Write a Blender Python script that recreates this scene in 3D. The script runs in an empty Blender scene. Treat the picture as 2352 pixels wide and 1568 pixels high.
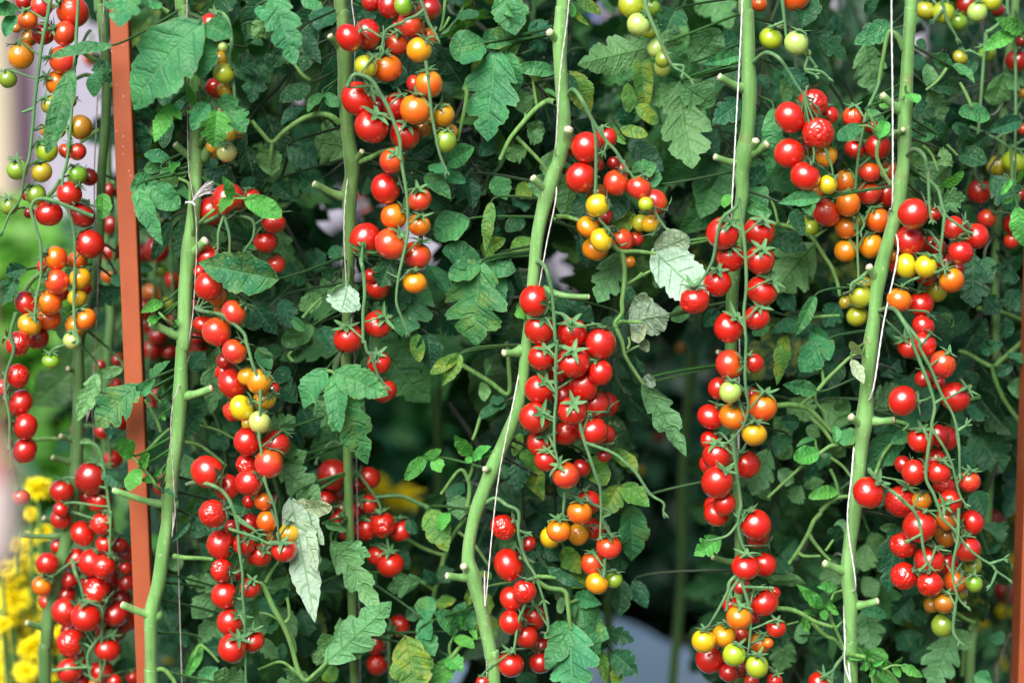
import bpy, math, random
import numpy as np
from mathutils import Vector, Matrix, Quaternion, noise

R = math.radians
SC = bpy.context.scene
COL = SC.collection
rng = random.Random(11)

# ------------------------------------------------------------------ camera
PITCH = R(7.0); DIST = 2.36
CEN = Vector((0.0, 0.0, 1.05))
FWD = Vector((0, math.cos(PITCH), -math.sin(PITCH)))
UPV = Vector((0, math.sin(PITCH), math.cos(PITCH)))
RGT = Vector((1, 0, 0))
CAMP = CEN - FWD * DIST
cam = bpy.data.cameras.new('camera')
cam.sensor_width = 36.0; cam.lens = 85.0
cam.clip_start = 0.05; cam.clip_end = 400
cam.dof.use_dof = True; cam.dof.focus_distance = DIST - 0.005; cam.dof.aperture_fstop = 1.8
camo = bpy.data.objects.new('camera', cam); COL.objects.link(camo)
camo.location = CAMP
camo.rotation_euler = (math.pi / 2 - PITCH, 0, 0)
SC.camera = camo

# ------------------------------------------------------------------ light
SUN_EL, SUN_AZ = R(42), R(-22)          # azimuth measured from behind the camera
world = bpy.data.worlds.new('World'); SC.world = world
world.use_nodes = True
wn = world.node_tree.nodes; wl = world.node_tree.links
sky = wn.new('ShaderNodeTexSky'); sky.sky_type = 'NISHITA'; sky.sun_disc = False
sky.sun_elevation = SUN_EL; sky.sun_rotation = math.pi - SUN_AZ
sky.air_density = 1.0; sky.dust_density = 4.5
bgn = wn['Background']; bgn.inputs['Strength'].default_value = 0.066
wl.new(sky.outputs['Color'], bgn.inputs['Color'])
sl = bpy.data.lights.new('sun', 'SUN'); sl.energy = 4.0; sl.angle = R(48); sl.color = (1.0, 0.94, 0.85)
so = bpy.data.objects.new('sun', sl); COL.objects.link(so)
sd = Vector((math.sin(SUN_AZ) * math.cos(SUN_EL), -math.cos(SUN_AZ) * math.cos(SUN_EL), math.sin(SUN_EL)))
so.rotation_euler = sd.to_track_quat('Z', 'Y').to_euler(); so.location = (0, -3, 4)
SC.view_settings.view_transform = 'Standard'; SC.view_settings.look = 'None'
SC.view_settings.gamma = 1.0; SC.view_settings.use_curve_mapping = False
SC.view_settings.exposure = 0.74

# ------------------------------------------------------------------ helpers
def P(gx, gy, dep):
    """point seen at (gx, gy) of the 2352 x 1568 picture, at the depth y = dep (metres behind the plant row)"""
    d = FWD * DIST + RGT * ((gx - 1176) / 2352) + UPV * (-(gy - 784) / 2352)
    return CAMP + d * ((dep - CAMP.y) / d.y)

def SCL(dep):
    return (dep - CAMP.y) / (DIST * math.cos(PITCH))

def tile(tag):
    return int(tag[0]) * 588.0, int(tag[1]) * 392.0

class MB:
    def __init__(s):
        s.v = []; s.f = []; s.uv = []; s.m = []
    def grid(s, V, UV=None, mat=0, closed=False):
        """V: rows x cols list of points"""
        b = len(s.v); nr = len(V); nc = len(V[0])
        for r in V: s.v.extend([tuple(p) for p in r])
        cols = nc if closed else nc - 1
        for i in range(nr - 1):
            for j in range(cols):
                k = (j + 1) % nc
                s.f.append((b + i * nc + j, b + (i + 1) * nc + j, b + (i + 1) * nc + k, b + i * nc + k))
                s.m.append(mat)
                if UV is not None:
                    s.uv += [UV[i][j], UV[i + 1][j], UV[i + 1][k], UV[i][k]]
                else:
                    s.uv += [(0, 0)] * 4
    def poly(s, idx, mat=0):
        s.f.append(tuple(idx)); s.m.append(mat); s.uv += [(0, 0)] * len(idx)
    def tube(s, pts, rad, n=7, mat=0, cap=None, ridge=0.0):
        pts = [Vector(p) for p in pts]
        N = len(pts)
        if not hasattr(rad, '__len__'): rad = [rad] * N
        T = []
        for i in range(N):
            t = (pts[min(i + 1, N - 1)] - pts[max(i - 1, 0)])
            T.append(t.normalized() if t.length > 1e-9 else Vector((0, 0, 1)))
        ref = Vector((0, 1, 0)) if abs(T[0].y) < .9 else Vector((1, 0, 0))
        nrm = (ref - T[0] * ref.dot(T[0])).normalized()
        rows = []; uvs = []; L = 0
        for i in range(N):
            if i: L += (pts[i] - pts[i - 1]).length
            nrm = (nrm - T[i] * nrm.dot(T[i]))
            nrm = nrm.normalized() if nrm.length > 1e-6 else T[i].orthogonal().normalized()
            bn = T[i].cross(nrm)
            row = []
            for j in range(n):
                a = -2 * math.pi * j / n
                rr = rad[i] * (1 + ridge * math.cos(5 * a))
                row.append(pts[i] + nrm * (math.cos(a) * rr) + bn * (math.sin(a) * rr))
            rows.append(row); uvs.append([(j / n, L * 20) for j in range(n)])
        b = len(s.v)
        s.grid(rows, uvs, mat, closed=True)
        if cap is not None:
            s.poly([b + (N - 1) * n + j for j in reversed(range(n))], cap)
            s.poly([b + j for j in range(n)], cap)
    def box(s, c, h, mat=0, M=None):
        b = len(s.v)
        for x in (-1, 1):
            for y in (-1, 1):
                for z in (-1, 1):
                    p = Vector((c[0] + x * h[0], c[1] + y * h[1], c[2] + z * h[2]))
                    s.v.append(tuple(M @ p if M else p))
        for q in ((0, 1, 3, 2), (4, 6, 7, 5), (0, 4, 5, 1), (2, 3, 7, 6), (0, 2, 6, 4), (1, 5, 7, 3)):
            s.poly([b + i for i in q], mat)
    def mesh(s, name, mats, smooth=True):
        me = bpy.data.meshes.new(name)
        me.from_pydata(s.v, [], s.f)
        uvl = me.uv_layers.new(name='UVMap')
        uvl.data.foreach_set('uv', np.array(s.uv, dtype=np.float32).ravel())
        me.polygons.foreach_set('material_index', np.array(s.m, dtype=np.int32))
        me.polygons.foreach_set('use_smooth', np.full(len(s.f), smooth))
        for m in (mats if isinstance(mats, (list, tuple)) else [mats]): me.materials.append(m)
        me.update()
        return me
    def obj(s, name, mats, parent=None, smooth=True):
        return link(name, s.mesh(name, mats, smooth), parent)

def link(name, me, parent=None):
    o = bpy.data.objects.new(name, me); COL.objects.link(o)
    if parent is not None:
        o.parent = parent
        o.matrix_parent_inverse = Matrix.Translation(-parent.location)
    return o

def tag(o, label, cat, group=None, kind=None):
    if label: o['label'] = label
    if cat: o['category'] = cat
    if group: o['group'] = group
    if kind: o['kind'] = kind
    return o

def thing(name, loc, label, cat, group=None):
    o = bpy.data.objects.new(name, None); COL.objects.link(o)
    o.location = loc; o.empty_display_size = 0.05
    return tag(o, label, cat, group)

def spline(pts, per=6):
    """Catmull-Rom through points"""
    p = [Vector(q) for q in pts]
    if len(p) < 3:
        return [p[0].lerp(p[-1], i / per) for i in range(per + 1)]
    out = []
    for i in range(len(p) - 1):
        p0 = p[i - 1] if i else p[0] * 2 - p[1]
        p3 = p[i + 2] if i + 2 < len(p) else p[-1] * 2 - p[-2]
        p1, p2 = p[i], p[i + 1]
        for k in range(per):
            t = k / per
            out.append(0.5 * ((2 * p1) + (p2 - p0) * t + (2 * p0 - 5 * p1 + 4 * p2 - p3) * t * t + (3 * p1 - p0 - 3 * p2 + p3) * t ** 3))
    out.append(p[-1].copy())
    return out

def bez(a, b, c, d, n=8):
    r = []
    for i in range(n + 1):
        t = i / n; s = 1 - t
        r.append(a * s ** 3 + b * (3 * s * s * t) + c * (3 * s * t * t) + d * t ** 3)
    return r

# ------------------------------------------------------------------ materials
class NT:
    def __init__(s, name):
        s.m = bpy.data.materials.new(name); s.m.use_nodes = True
        s.t = s.m.node_tree; s.n = s.t.nodes; s.l = s.t.links
        s.b = s.n['Principled BSDF']; s.out = s.n['Material Output']
    def new(s, k, **kw):
        x = s.n.new(k)
        for a, v in kw.items(): setattr(x, a, v)
        return x
    def set(s, sock, v):
        if hasattr(v, 'is_output'): s.l.new(v, sock)
        else: sock.default_value = v
    def math(s, op, a, b=None, c=None, clamp=False):
        x = s.new('ShaderNodeMath', operation=op); x.use_clamp = clamp
        s.set(x.inputs[0], a)
        if b is not None: s.set(x.inputs[1], b)
        if c is not None: s.set(x.inputs[2], c)
        return x.outputs[0]
    def mix(s, f, a, b, blend='MIX'):
        x = s.new('ShaderNodeMix', data_type='RGBA', blend_type=blend)
        s.set(x.inputs[0], f); s.set(x.inputs[6], a); s.set(x.inputs[7], b)
        return x.outputs[2]
    def smooth(s, v, lo, hi):
        x = s.new('ShaderNodeMapRange', interpolation_type='SMOOTHSTEP')
        s.set(x.inputs[0], v); x.inputs[1].default_value = lo; x.inputs[2].default_value = hi
        return x.outputs[0]
    def noise(s, scale, vec=None, detail=3.0, rough=.55):
        x = s.new('ShaderNodeTexNoise'); x.inputs['Scale'].default_value = scale
        x.inputs['Detail'].default_value = detail; x.inputs['Roughness'].default_value = rough
        if vec is not None: s.l.new(vec, x.inputs['Vector'])
        return x
    def bump(s, h, strength, dist, base=None):
        x = s.new('ShaderNodeBump'); x.inputs['Strength'].default_value = strength
        x.inputs['Distance'].default_value = dist; s.l.new(h, x.inputs['Height'])
        if base is not None: s.l.new(base, x.inputs['Normal'])
        return x.outputs[0]

def rgba(c): return (c[0], c[1], c[2], 1.0)

def mat_leaf():
    k = NT('leaf_blade')
    oi = k.new('ShaderNodeObjectInfo'); tc = k.new('ShaderNodeTexCoord'); geo = k.new('ShaderNodeNewGeometry')
    sep = k.new('ShaderNodeSeparateXYZ'); k.l.new(tc.outputs['UV'], sep.inputs[0])
    U = sep.outputs[0]
    v = k.math('MULTIPLY_ADD', sep.outputs[1], 2.0, -1.0)
    a = k.math('ABSOLUTE', v)
    side = k.math('GREATER_THAN', v, 0.0)
    vn = k.noise(26.0, tc.outputs['Object'], 1.0)
    t = k.math('MULTIPLY_ADD', U, 5.2, k.math('MULTIPLY_ADD', side, 0.45, k.math('MULTIPLY', vn.outputs['Fac'], .9)))
    t = k.math('SUBTRACT', t, k.math('MULTIPLY', k.math('MULTIPLY', a, a), 0.35))
    d = k.math('ABSOLUTE', k.math('SUBTRACT', k.math('FRACT', t), 0.5))
    lat = k.math('SUBTRACT', 1.0, k.smooth(d, 0.0, 0.10))
    lat = k.math('MULTIPLY', lat, k.math('SUBTRACT', 1.0, k.smooth(a, .55, 1.0)))
    mid = k.math('SUBTRACT', 1.0, k.smooth(a, 0.02, 0.075))
    wob = k.noise(60.0, tc.outputs['Object'], 2.0)
    vor = k.new('ShaderNodeTexVoronoi', feature='DISTANCE_TO_EDGE'); vor.inputs['Scale'].default_value = 170.0
    vmix = k.mix(0.012, tc.outputs['Object'], wob.outputs['Color'], 'ADD')
    k.l.new(vmix, vor.inputs['Vector'])
    ret = k.math('SUBTRACT', 1.0, k.smooth(vor.outputs['Distance'], 0.0, 0.10))
    vein = k.math('MAXIMUM', k.math('MAXIMUM', lat, mid), k.math('MULTIPLY', ret, 0.35))
    big = k.noise(28.0, tc.outputs['Object'], 3.0)
    loc = k.mix(1.0, tc.outputs['Object'], oi.outputs['Location'], 'ADD')
    blot = k.noise(55.0, loc, 4.0, .6)
    base = k.mix(k.smooth(big.outputs['Fac'], .3, .72), k.mix(1.0, oi.outputs['Color'], (0.72, .74, .8, 1), 'MULTIPLY'),
                 k.mix(1.0, oi.outputs['Color'], (1.35, 1.25, 1.1, 1), 'MULTIPLY'))
    # yellow mottling between the veins, amount in the object colour's alpha
    ym = k.math('MULTIPLY', k.smooth(blot.outputs['Fac'], .46, .64), k.math('SUBTRACT', 1.0, k.math('MULTIPLY', k.math('MAXIMUM', lat, mid), .9)))
    mott = k.math('SUBTRACT', 1.0, oi.outputs['Alpha'])
    base = k.mix(k.math('MULTIPLY', ym, mott), base, (0.24, 0.31, 0.035, 1))
    veined = k.mix(k.math('MULTIPLY', k.math('MAXIMUM', lat, k.math('MULTIPLY', ret, .12)), .26), base, k.mix(1.0, oi.outputs['Color'], (.45, .55, .6, 1), 'MULTIPLY'))  # side veins darkened: the shading of their grooves is put into the colour
    veined = k.mix(k.math('MULTIPLY', mid, .5), veined, k.mix(.6, oi.outputs['Color'], (0.16, 0.34, 0.12, 1)))
    # dry brown scars and pale specks
    sc = k.noise(38.0, loc, 5.0, .7)
    edge = k.math('MULTIPLY_ADD', k.smooth(a, .72, 1.0), .10, sc.outputs['Fac'])
    veined = k.mix(k.math('MULTIPLY', k.smooth(edge, .745, .785), .85), veined, (0.34, 0.25, 0.13, 1))
    spk = k.new('ShaderNodeTexVoronoi'); spk.inputs['Scale'].default_value = 120.0; k.l.new(loc, spk.inputs['Vector'])
    spm = k.math('MULTIPLY', k.math('LESS_THAN', spk.outputs['Distance'], .14), k.math('GREATER_THAN', sc.outputs['Fac'], .60))
    veined = k.mix(k.math('MULTIPLY', spm, .5), veined, (0.5, 0.55, 0.38, 1))
    # pale rim
    veined = k.mix(k.math('MULTIPLY', k.smooth(a, .93, 1.0), .45), veined, (0.20, 0.30, 0.10, 1))
    # the underside is paler and its veins greener
    ub = k.mix(.12, oi.outputs['Color'], (0.40, 0.46, 0.36, 1))
    uv_ = k.mix(k.math('MULTIPLY', vein, .7), ub, k.mix(.6, k.mix(1.0, oi.outputs['Color'], (.55, .75, .5, 1), 'MULTIPLY'), (0.10, 0.27, 0.07, 1)))
    col = k.mix(geo.outputs['Backfacing'], veined, uv_)
    h = k.math('MULTIPLY_ADD', k.math('MAXIMUM', lat, mid), -1.0, k.math('MULTIPLY', k.smooth(vor.outputs['Distance'], 0.0, .42), .55))
    k.l.new(k.bump(h, .5, .0024), k.b.inputs['Normal'])
    k.l.new(col, k.b.inputs['Base Color'])
    k.b.inputs['Roughness'].default_value = .44
    k.b.inputs['Specular IOR Level'].default_value = .24
    tr = k.new('ShaderNodeBsdfTranslucent')
    k.l.new(k.mix(1.0, col, (1.1, 1.5, .5, 1), 'MULTIPLY'), tr.inputs['Color'])
    ms = k.new('ShaderNodeMixShader'); ms.inputs[0].default_value = .22
    k.l.new(k.b.outputs[0], ms.inputs[1]); k.l.new(tr.outputs[0], ms.inputs[2])
    k.l.new(ms.outputs[0], k.out.inputs[0])
    return k.m

def mat_stem(name, c, c2, rough=.5, scale=1.0, spots=True):
    k = NT(name)
    tc = k.new('ShaderNodeTexCoord')
    mp = k.new('ShaderNodeMapping'); mp.inputs['Scale'].default_value = (110 * scale, 110 * scale, 9 * scale)
    k.l.new(tc.outputs['Object'], mp.inputs['Vector'])
    n1 = k.noise(1.0, mp.outputs[0], 4.0, .6)
    n2 = k.noise(260.0 * scale, tc.outputs['Object'], 3.0)
    n3 = k.noise(14.0, tc.outputs['Object'], 3.0)
    c_ = k.mix(k.smooth(n1.outputs['Fac'], .32, .7), rgba(c), rgba(c2))
    c_ = k.mix(k.math('MULTIPLY', k.smooth(n3.outputs['Fac'], .45, .72), .55), c_, rgba((c[0] * .55, c[1] * .42, c[2] * .55)))
    sc = k.noise(30.0, tc.outputs['Object'], 4.0, .65)
    c_ = k.mix(k.math('MULTIPLY', k.smooth(sc.outputs['Fac'], .60, .72), .55), c_, (0.17, 0.15, 0.06, 1))
    if spots:
        c_ = k.mix(k.math('MULTIPLY', k.smooth(n2.outputs['Fac'], .63, .72), .45), c_, (0.5, 0.6, 0.38, 1))
    oi = k.new('ShaderNodeObjectInfo'); c_ = k.mix(1.0, c_, oi.outputs['Color'], 'MULTIPLY')
    k.l.new(c_, k.b.inputs['Base Color'])
    k.l.new(k.bump(n2.outputs['Fac'], .35, .0008, k.bump(n1.outputs['Fac'], .4, .001)), k.b.inputs['Normal'])
    k.b.inputs['Roughness'].default_value = rough
    k.b.inputs['Specular IOR Level'].default_value = .35
    k.b.inputs['Sheen Weight'].default_value = .25
    k.b.inputs['Sheen Roughness'].default_value = .4
    return k.m

def mat_tomato():
    k = NT('tomato_skin')
    oi = k.new('ShaderNodeObjectInfo'); tc = k.new('ShaderNodeTexCoord')
    sep = k.new('ShaderNodeSeparateXYZ'); k.l.new(tc.outputs['Object'], sep.inputs[0])
    z = sep.outputs[2]
    mp = k.new('ShaderNodeMapping'); mp.inputs['Scale'].default_value = (7, 7, 1.3)
    k.l.new(tc.outputs['Object'], mp.inputs['Vector'])
    locv = k.mix(1.0, mp.outputs[0], oi.outputs['Location'], 'ADD')
    st = k.noise(1.0, locv, 4.0, .6)
    soft = k.noise(1.4, k.mix(1.0, tc.outputs['Object'], k.mix(1.0, oi.outputs['Location'], (9, 9, 9, 1), 'MULTIPLY'), 'ADD'), 2.0)
    zz = k.math('ADD', z, k.math('MULTIPLY_ADD', soft.outputs['Fac'], .9, -.45))
    sh = k.smooth(zz, -.25, .95)
    g = k.math('SUBTRACT', 1.0, oi.outputs['Alpha'])          # how green / yellow the shoulders still are
    hs = k.new('ShaderNodeHueSaturation'); hs.inputs['Hue'].default_value = .545; hs.inputs['Value'].default_value = .95
    k.l.new(oi.outputs['Color'], hs.inputs['Color'])
    hs2 = k.new('ShaderNodeHueSaturation'); hs2.inputs['Hue'].default_value = .478; hs2.inputs['Value'].default_value = 1.0
    k.l.new(oi.outputs['Color'], hs2.inputs['Color'])
    lo = k.mix(g, oi.outputs['Color'], hs2.outputs[0])
    hi = k.mix(g, oi.outputs['Color'], hs.outputs[0])
    c = k.mix(sh, lo, hi)
    c = k.mix(k.math('MULTIPLY', k.smooth(st.outputs['Fac'], .4, .75), k.math('MULTIPLY_ADD', g, .35, .10)), c, k.mix(1.0, c, (.62, .6, .5, 1), 'MULTIPLY'))
    # pale corky specks on some fruit
    vo = k.new('ShaderNodeTexVoronoi'); vo.inputs['Scale'].default_value = 7.5; k.l.new(locv, vo.inputs['Vector'])
    vo2 = k.new('ShaderNodeTexVoronoi'); vo2.inputs['Scale'].default_value = 9.0; k.l.new(tc.outputs['Object'], vo2.inputs['Vector'])
    spk = k.math('MULTIPLY', k.math('LESS_THAN', vo2.outputs['Distance'], .085), k.math('GREATER_THAN', oi.outputs['Random'], .72))
    c = k.mix(k.math('MULTIPLY', spk, .55), c, (.75, .55, .42, 1))
    # scar at the blossom end
    k.l.new(c, k.b.inputs['Base Color'])
    fine = k.noise(24.0, tc.outputs['Object'], 3.0)
    dust = k.noise(3.2, k.mix(1.0, tc.outputs['Object'], oi.outputs['Location'], 'ADD'), 4.0, .65)
    k.l.new(k.math('MULTIPLY_ADD', k.smooth(dust.outputs['Fac'], .35, .7), .14, .15), k.b.inputs['Roughness'])
    k.l.new(k.bump(fine.outputs['Fac'], .15, .00006), k.b.inputs['Normal'])
    k.b.inputs['Specular IOR Level'].default_value = .6
    k.b.inputs['Coat Weight'].default_value = .9
    k.b.inputs['Coat IOR'].default_value = 1.65
    k.b.inputs['Coat Roughness'].default_value = .28
    k.b.inputs['Subsurface Weight'].default_value = .0
    k.b.inputs['Subsurface Radius'].default_value = (1.0, .3, .12)
    k.b.inputs['Subsurface Scale'].default_value = .003
    return k.m

def mat_plain(name, c, c2, scale=8.0, rough=.6, bump=.2, bd=.002, spec=.4, detail=4.0):
    k = NT(name)
    tc = k.new('ShaderNodeTexCoord')
    n = k.noise(scale, tc.outputs['Object'], detail, .6)
    n2 = k.noise(scale * 9, tc.outputs['Object'], 3.0)
    f = k.smooth(n.outputs['Fac'], .3, .7)
    k.l.new(k.mix(f, rgba(c), rgba(c2)), k.b.inputs['Base Color'])
    k.l.new(k.bump(n2.outputs['Fac'], bump, bd), k.b.inputs['Normal'])
    k.b.inputs['Roughness'].default_value = rough
    k.b.inputs['Specular IOR Level'].default_value = spec
    return k.m

def mat_post():
    k = NT('painted_post')
    tc = k.new('ShaderNodeTexCoord')
    n = k.noise(22.0, tc.outputs['Object'], 4.0); n2 = k.noise(700.0, tc.outputs['Object'], 2.0)
    c = k.mix(k.smooth(n.outputs['Fac'], .3, .7), (0.30, 0.066, 0.026, 1), (0.36, 0.085, 0.034, 1))
    vo = k.new('ShaderNodeTexVoronoi'); vo.inputs['Scale'].default_value = 170.0; k.l.new(tc.outputs['Object'], vo.inputs['Vector'])
    gate = k.noise(7.0, tc.outputs['Object'], 2.0)
    sp = k.math('MULTIPLY', k.math('LESS_THAN', vo.outputs['Distance'], .15), k.math('GREATER_THAN', gate.outputs['Fac'], .60))
    c = k.mix(k.math('MULTIPLY', sp, .5), c, (.6, .42, .34, 1))
    gr = k.noise(55.0, tc.outputs['Object'], 5.0, .7)
    c = k.mix(k.math('MULTIPLY', k.smooth(gr.outputs['Fac'], .62, .75), .35), c, (.17, .05, .03, 1))
    k.l.new(c, k.b.inputs['Base Color'])
    k.l.new(k.bump(n2.outputs['Fac'], .12, .0006), k.b.inputs['Normal'])
    k.b.inputs['Roughness'].default_value = .42
    return k.m

def mat_string():
    k = NT('twisted_string')
    tc = k.new('ShaderNodeTexCoord'); sep = k.new('ShaderNodeSeparateXYZ'); k.l.new(tc.outputs['UV'], sep.inputs[0])
    w = k.math('SINE', k.math('MULTIPLY_ADD', sep.outputs[0], 6.283 * 2, k.math('MULTIPLY', sep.outputs[1], 30.0)))
    f = k.smooth(w, -1, 1)
    oi = k.new('ShaderNodeObjectInfo')
    c = k.mix(f, k.mix(1.0, oi.outputs['Color'], (.68, .68, .72, 1), 'MULTIPLY'), oi.outputs['Color'])
    k.l.new(c, k.b.inputs['Base Color'])
    k.l.new(k.bump(f, .7, .0006), k.b.inputs['Normal'])
    k.b.inputs['Roughness'].default_value = .55
    return k.m

M_LEAF = mat_leaf()
M_STEM = mat_stem('tomato_stem', (0.112, 0.30, 0.075), (0.205, 0.43, 0.145))
M_TRUSS = mat_stem('fruit_stalk', (0.060, 0.19, 0.070), (0.12, 0.28, 0.11), .55, 2.0, False)
M_PET = mat_stem('leaf_stalk', (0.075, 0.21, 0.045), (0.15, 0.33, 0.085), .5, 2.0, False)
M_CUT = mat_plain('dry_cut', (0.45, 0.38, 0.26), (0.72, 0.68, 0.56), 300, .8, .5, .001)
M_SCAR = mat_plain('dry_stub', (0.16, 0.16, 0.07), (0.26, 0.28, 0.11), 200, .7, .4, .001)
M_TOM = mat_tomato()
M_POST = mat_post()
M_STR = mat_string()
# ------------------------------------------------------------------ leaf blades
def blade(mb, M, L, W, lobes, r, fold=.18, droop=.35, pucker=1.0, nu=34, nv=6, twist=0.0, wave=.10):
    """one leaflet of length L and full width W, base at M's origin, pointing along M's x, face along M's z"""
    ph = [r.random(), r.random()]
    nl = [2.2 + lobes * .55 + r.uniform(-.3, .3) for _ in range(2)]
    dl = [(.04, .17, .42)[lobes] * r.uniform(.8, 1.15) for _ in range(2)]
    teeth = (.035, .08, .07)[lobes]
    sh = .42 if lobes < 2 else .62
    wp = r.uniform(0, 6.28); ws = r.uniform(.8, 1.3)
    dr2 = r.uniform(-.12, .12)
    pk = .0008 * pucker * (L / .07) ** .5
    wmax = W * .5
    def prof(u, sd):
        e = (max(u, 0) ** .46) * (max(1 - u, 0) ** .92) / (.333 ** .46 * .667 ** .92)
        if lobes == 0: e = (max(u, 0) ** .42) * (max(1 - u, 0) ** .62) / (.404 ** .42 * .596 ** .62)
        s = (u * nl[sd] + ph[sd]) % 1.0
        g = math.exp(-(s / .17) ** 2) + math.exp(-((1 - s) / .10) ** 2)
        g *= min(1, u * 7) * min(1, (1 - u) * 3.5)
        t = abs(((u * 10.5 + ph[sd] * 3) % 1.0) - .35)
        return wmax * e * (1 - dl[sd] * g) * (1 - teeth * t * 2)
    rows = []; uvs = []
    for i in range(nu + 1):
        u = i / nu
        row = []; uvr = []
        for j in range(-nv, nv + 1):
            v = j / nv; a = abs(v); sd = 1 if v > 0 else 0
            w = prof(u, sd)
            x = L * u + a * w * sh * (1 - u) ** .5 * (1 if u > .02 else .3) - a * wmax * .16 * max(0, 1 - u * 8)
            y = v * w * (1 - .25 * abs(fold) )
            t = u * 7 + .45 * sd - .35 * a * a
            q = math.cos(2 * math.pi * (t - .5))
            z = fold * a * w + .0022 * (L / .08) ** .5 * noise.noise(Vector((x * 55, y * 55, wp * 3))) * min(1, (1 - u) * 4) - pk * .45 * q * min(1, a * 5) * (1 - a * .55) * min(1, (1 - u) * 4) * min(1, u * 6)
            z += wave * w * math.sin(6.283 * ws * u * 1.7 + wp + sd * 2.1) * a * a
            z += .0011 * noise.noise(Vector((x * 120, y * 120, wp)))
            # droop along the length
            ang = droop * u + dr2 * u * u
            xx = x * math.cos(ang * .55) ; zz = z - x * math.sin(ang * .55)
            tw = twist * u
            y2 = y * math.cos(tw) - z * math.sin(tw) * .6
            zz += y * math.sin(tw)
            row.append(M @ Vector((xx, y2, zz))); uvr.append((u, v * .5 + .5))
        rows.append(row); uvs.append(uvr)
    mb.grid(rows, uvs, 0)

def frame(o, axis, nrm):
    x = axis.normalized()
    z = nrm - x * nrm.dot(x)
    z = z.normalized() if z.length > 1e-5 else x.orthogonal().normalized()
    y = z.cross(x)
    M = Matrix.Identity(4)
    for i in range(3):
        M[i][0] = x[i]; M[i][1] = y[i]; M[i][2] = z[i]; M[i][3] = o[i]
    return M

def compound_mesh(seed, style):
    """a whole tomato leaf about 0.2 m long: stalk along +x, terminal leaflet, two or three pairs"""
    r = random.Random(seed); mb = MB()
    sp = [Vector((t * .13, .006 * math.sin(t * 5 + seed), -.035 * t * t)) for t in [i / 10 for i in range(11)]]
    mb.tube(sp, [.0021 - .0009 * i / 10 for i in range(11)], 5, 1)
    lo = 2 if style else 1
    big = r.uniform(.075, .105)
    ends = [(1.0, 0, big, big * r.uniform(.58, .72))]
    for t in (.42, .72) if style else (.38, .66, .86):
        for s in (-1, 1):
            l = big * r.uniform(.62, .85)
            ends.append((t + r.uniform(-.05, .05), s, l, l * r.uniform(.55, .7)))
    for t in (.55, .84):
        l = big * r.uniform(.22, .34); ends.append((t, r.choice((-1, 1)), l, l * .8))
    for t, s, l, w in ends:
        q = min(t, 1.0); o = Vector((q * .13, .006 * math.sin(q * 5 + seed), -.035 * q * q))
        ax = Vector((1, s * r.uniform(.9, 1.7), r.uniform(-.5, .1)))
        if s == 0: ax = Vector((1, r.uniform(-.2, .2), -.5))
        n = Vector((r.uniform(-.3, .5), r.uniform(-.35, .35) - s * .2, 1))
        st = o + ax.normalized() * (.014 if s else .006)
        mb.tube([o, o.lerp(st, .5) + Vector((0, 0, .001)), st], [.0012, .001, .0009], 4, 1)
        blade(mb, frame(st, ax, n), l, w, lo, r, r.uniform(.0, .35), r.uniform(.2, .9), 1.0, 20, 4, r.uniform(-.3, .3), .16)
    return mb.mesh('leaf', [M_LEAF, M_PET])

# ------------------------------------------------------------------ tomatoes
def tomato_mesh(seed, wrinkle=0.0, lobed=.0, tall=.97):
    r = random.Random(seed); mb = MB()
    nt, npz = (54, 72) if wrinkle else (20, 26)
    off = Vector((seed * 3.1, seed * 1.7, 0))
    lopx, lopy = r.uniform(-.05, .05), r.uniform(-.05, .05)
    wa = Vector((r.uniform(-.8, .8), r.uniform(-.8, .8), -.5)).normalized()
    rows = []
    for i in range(nt + 1):
        th = math.pi * min(max(i / nt, .004), .996)
        row = []
        for j in range(npz):
            f = 2 * math.pi * j / npz
            s = math.sin(th); c = math.cos(th)
            n = Vector((s * math.cos(f), s * math.sin(f), c))
            rr = 1.0 + lobed * math.cos(5 * f + seed) * math.exp(-((th) / .9) ** 2) * s
            rr += .018 * noise.noise(n * 1.6 + off)
            p = Vector((n.x * rr, n.y * rr, n.z * rr * tall))
            p.z -= .17 * math.exp(-(th / .34) ** 2)
            p.z += .05 * math.exp(-((math.pi - th) / .28) ** 2)
            p.x += lopx * p.z; p.y += lopy * p.z
            if wrinkle:
                m = min(1, max(.12, .75 + 1.2 * n.dot(wa)))
                q = Vector((n.x * 2.9, n.y * 2.9, n.z * 1.5)) + off
                wv = max(0, 1 - abs(noise.noise(q)) / .16) + .35 * max(0, 1 - abs(noise.noise(q * 2.1 + off)) / .17)
                p *= 1 - wrinkle * .42 * m * wv - wrinkle * .30 * m * (.5 + noise.noise(n * 2.0 + off))
            row.append(p)
        rows.append(row)
    mb.grid(rows, None, 0, closed=True)
    return mb.mesh('tomato', [M_TOM])

TOM = [tomato_mesh(i, 0, (.04, .015, .03, .0, .05)[i], (.92, 1.0, .88, 1.05, .96)[i]) for i in range(5)]
TOMW = [tomato_mesh(20 + i, (.17, .23, .14, .25)[i], .02, (.98, .94, .99, .97)[i]) for i in range(4)]

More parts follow.
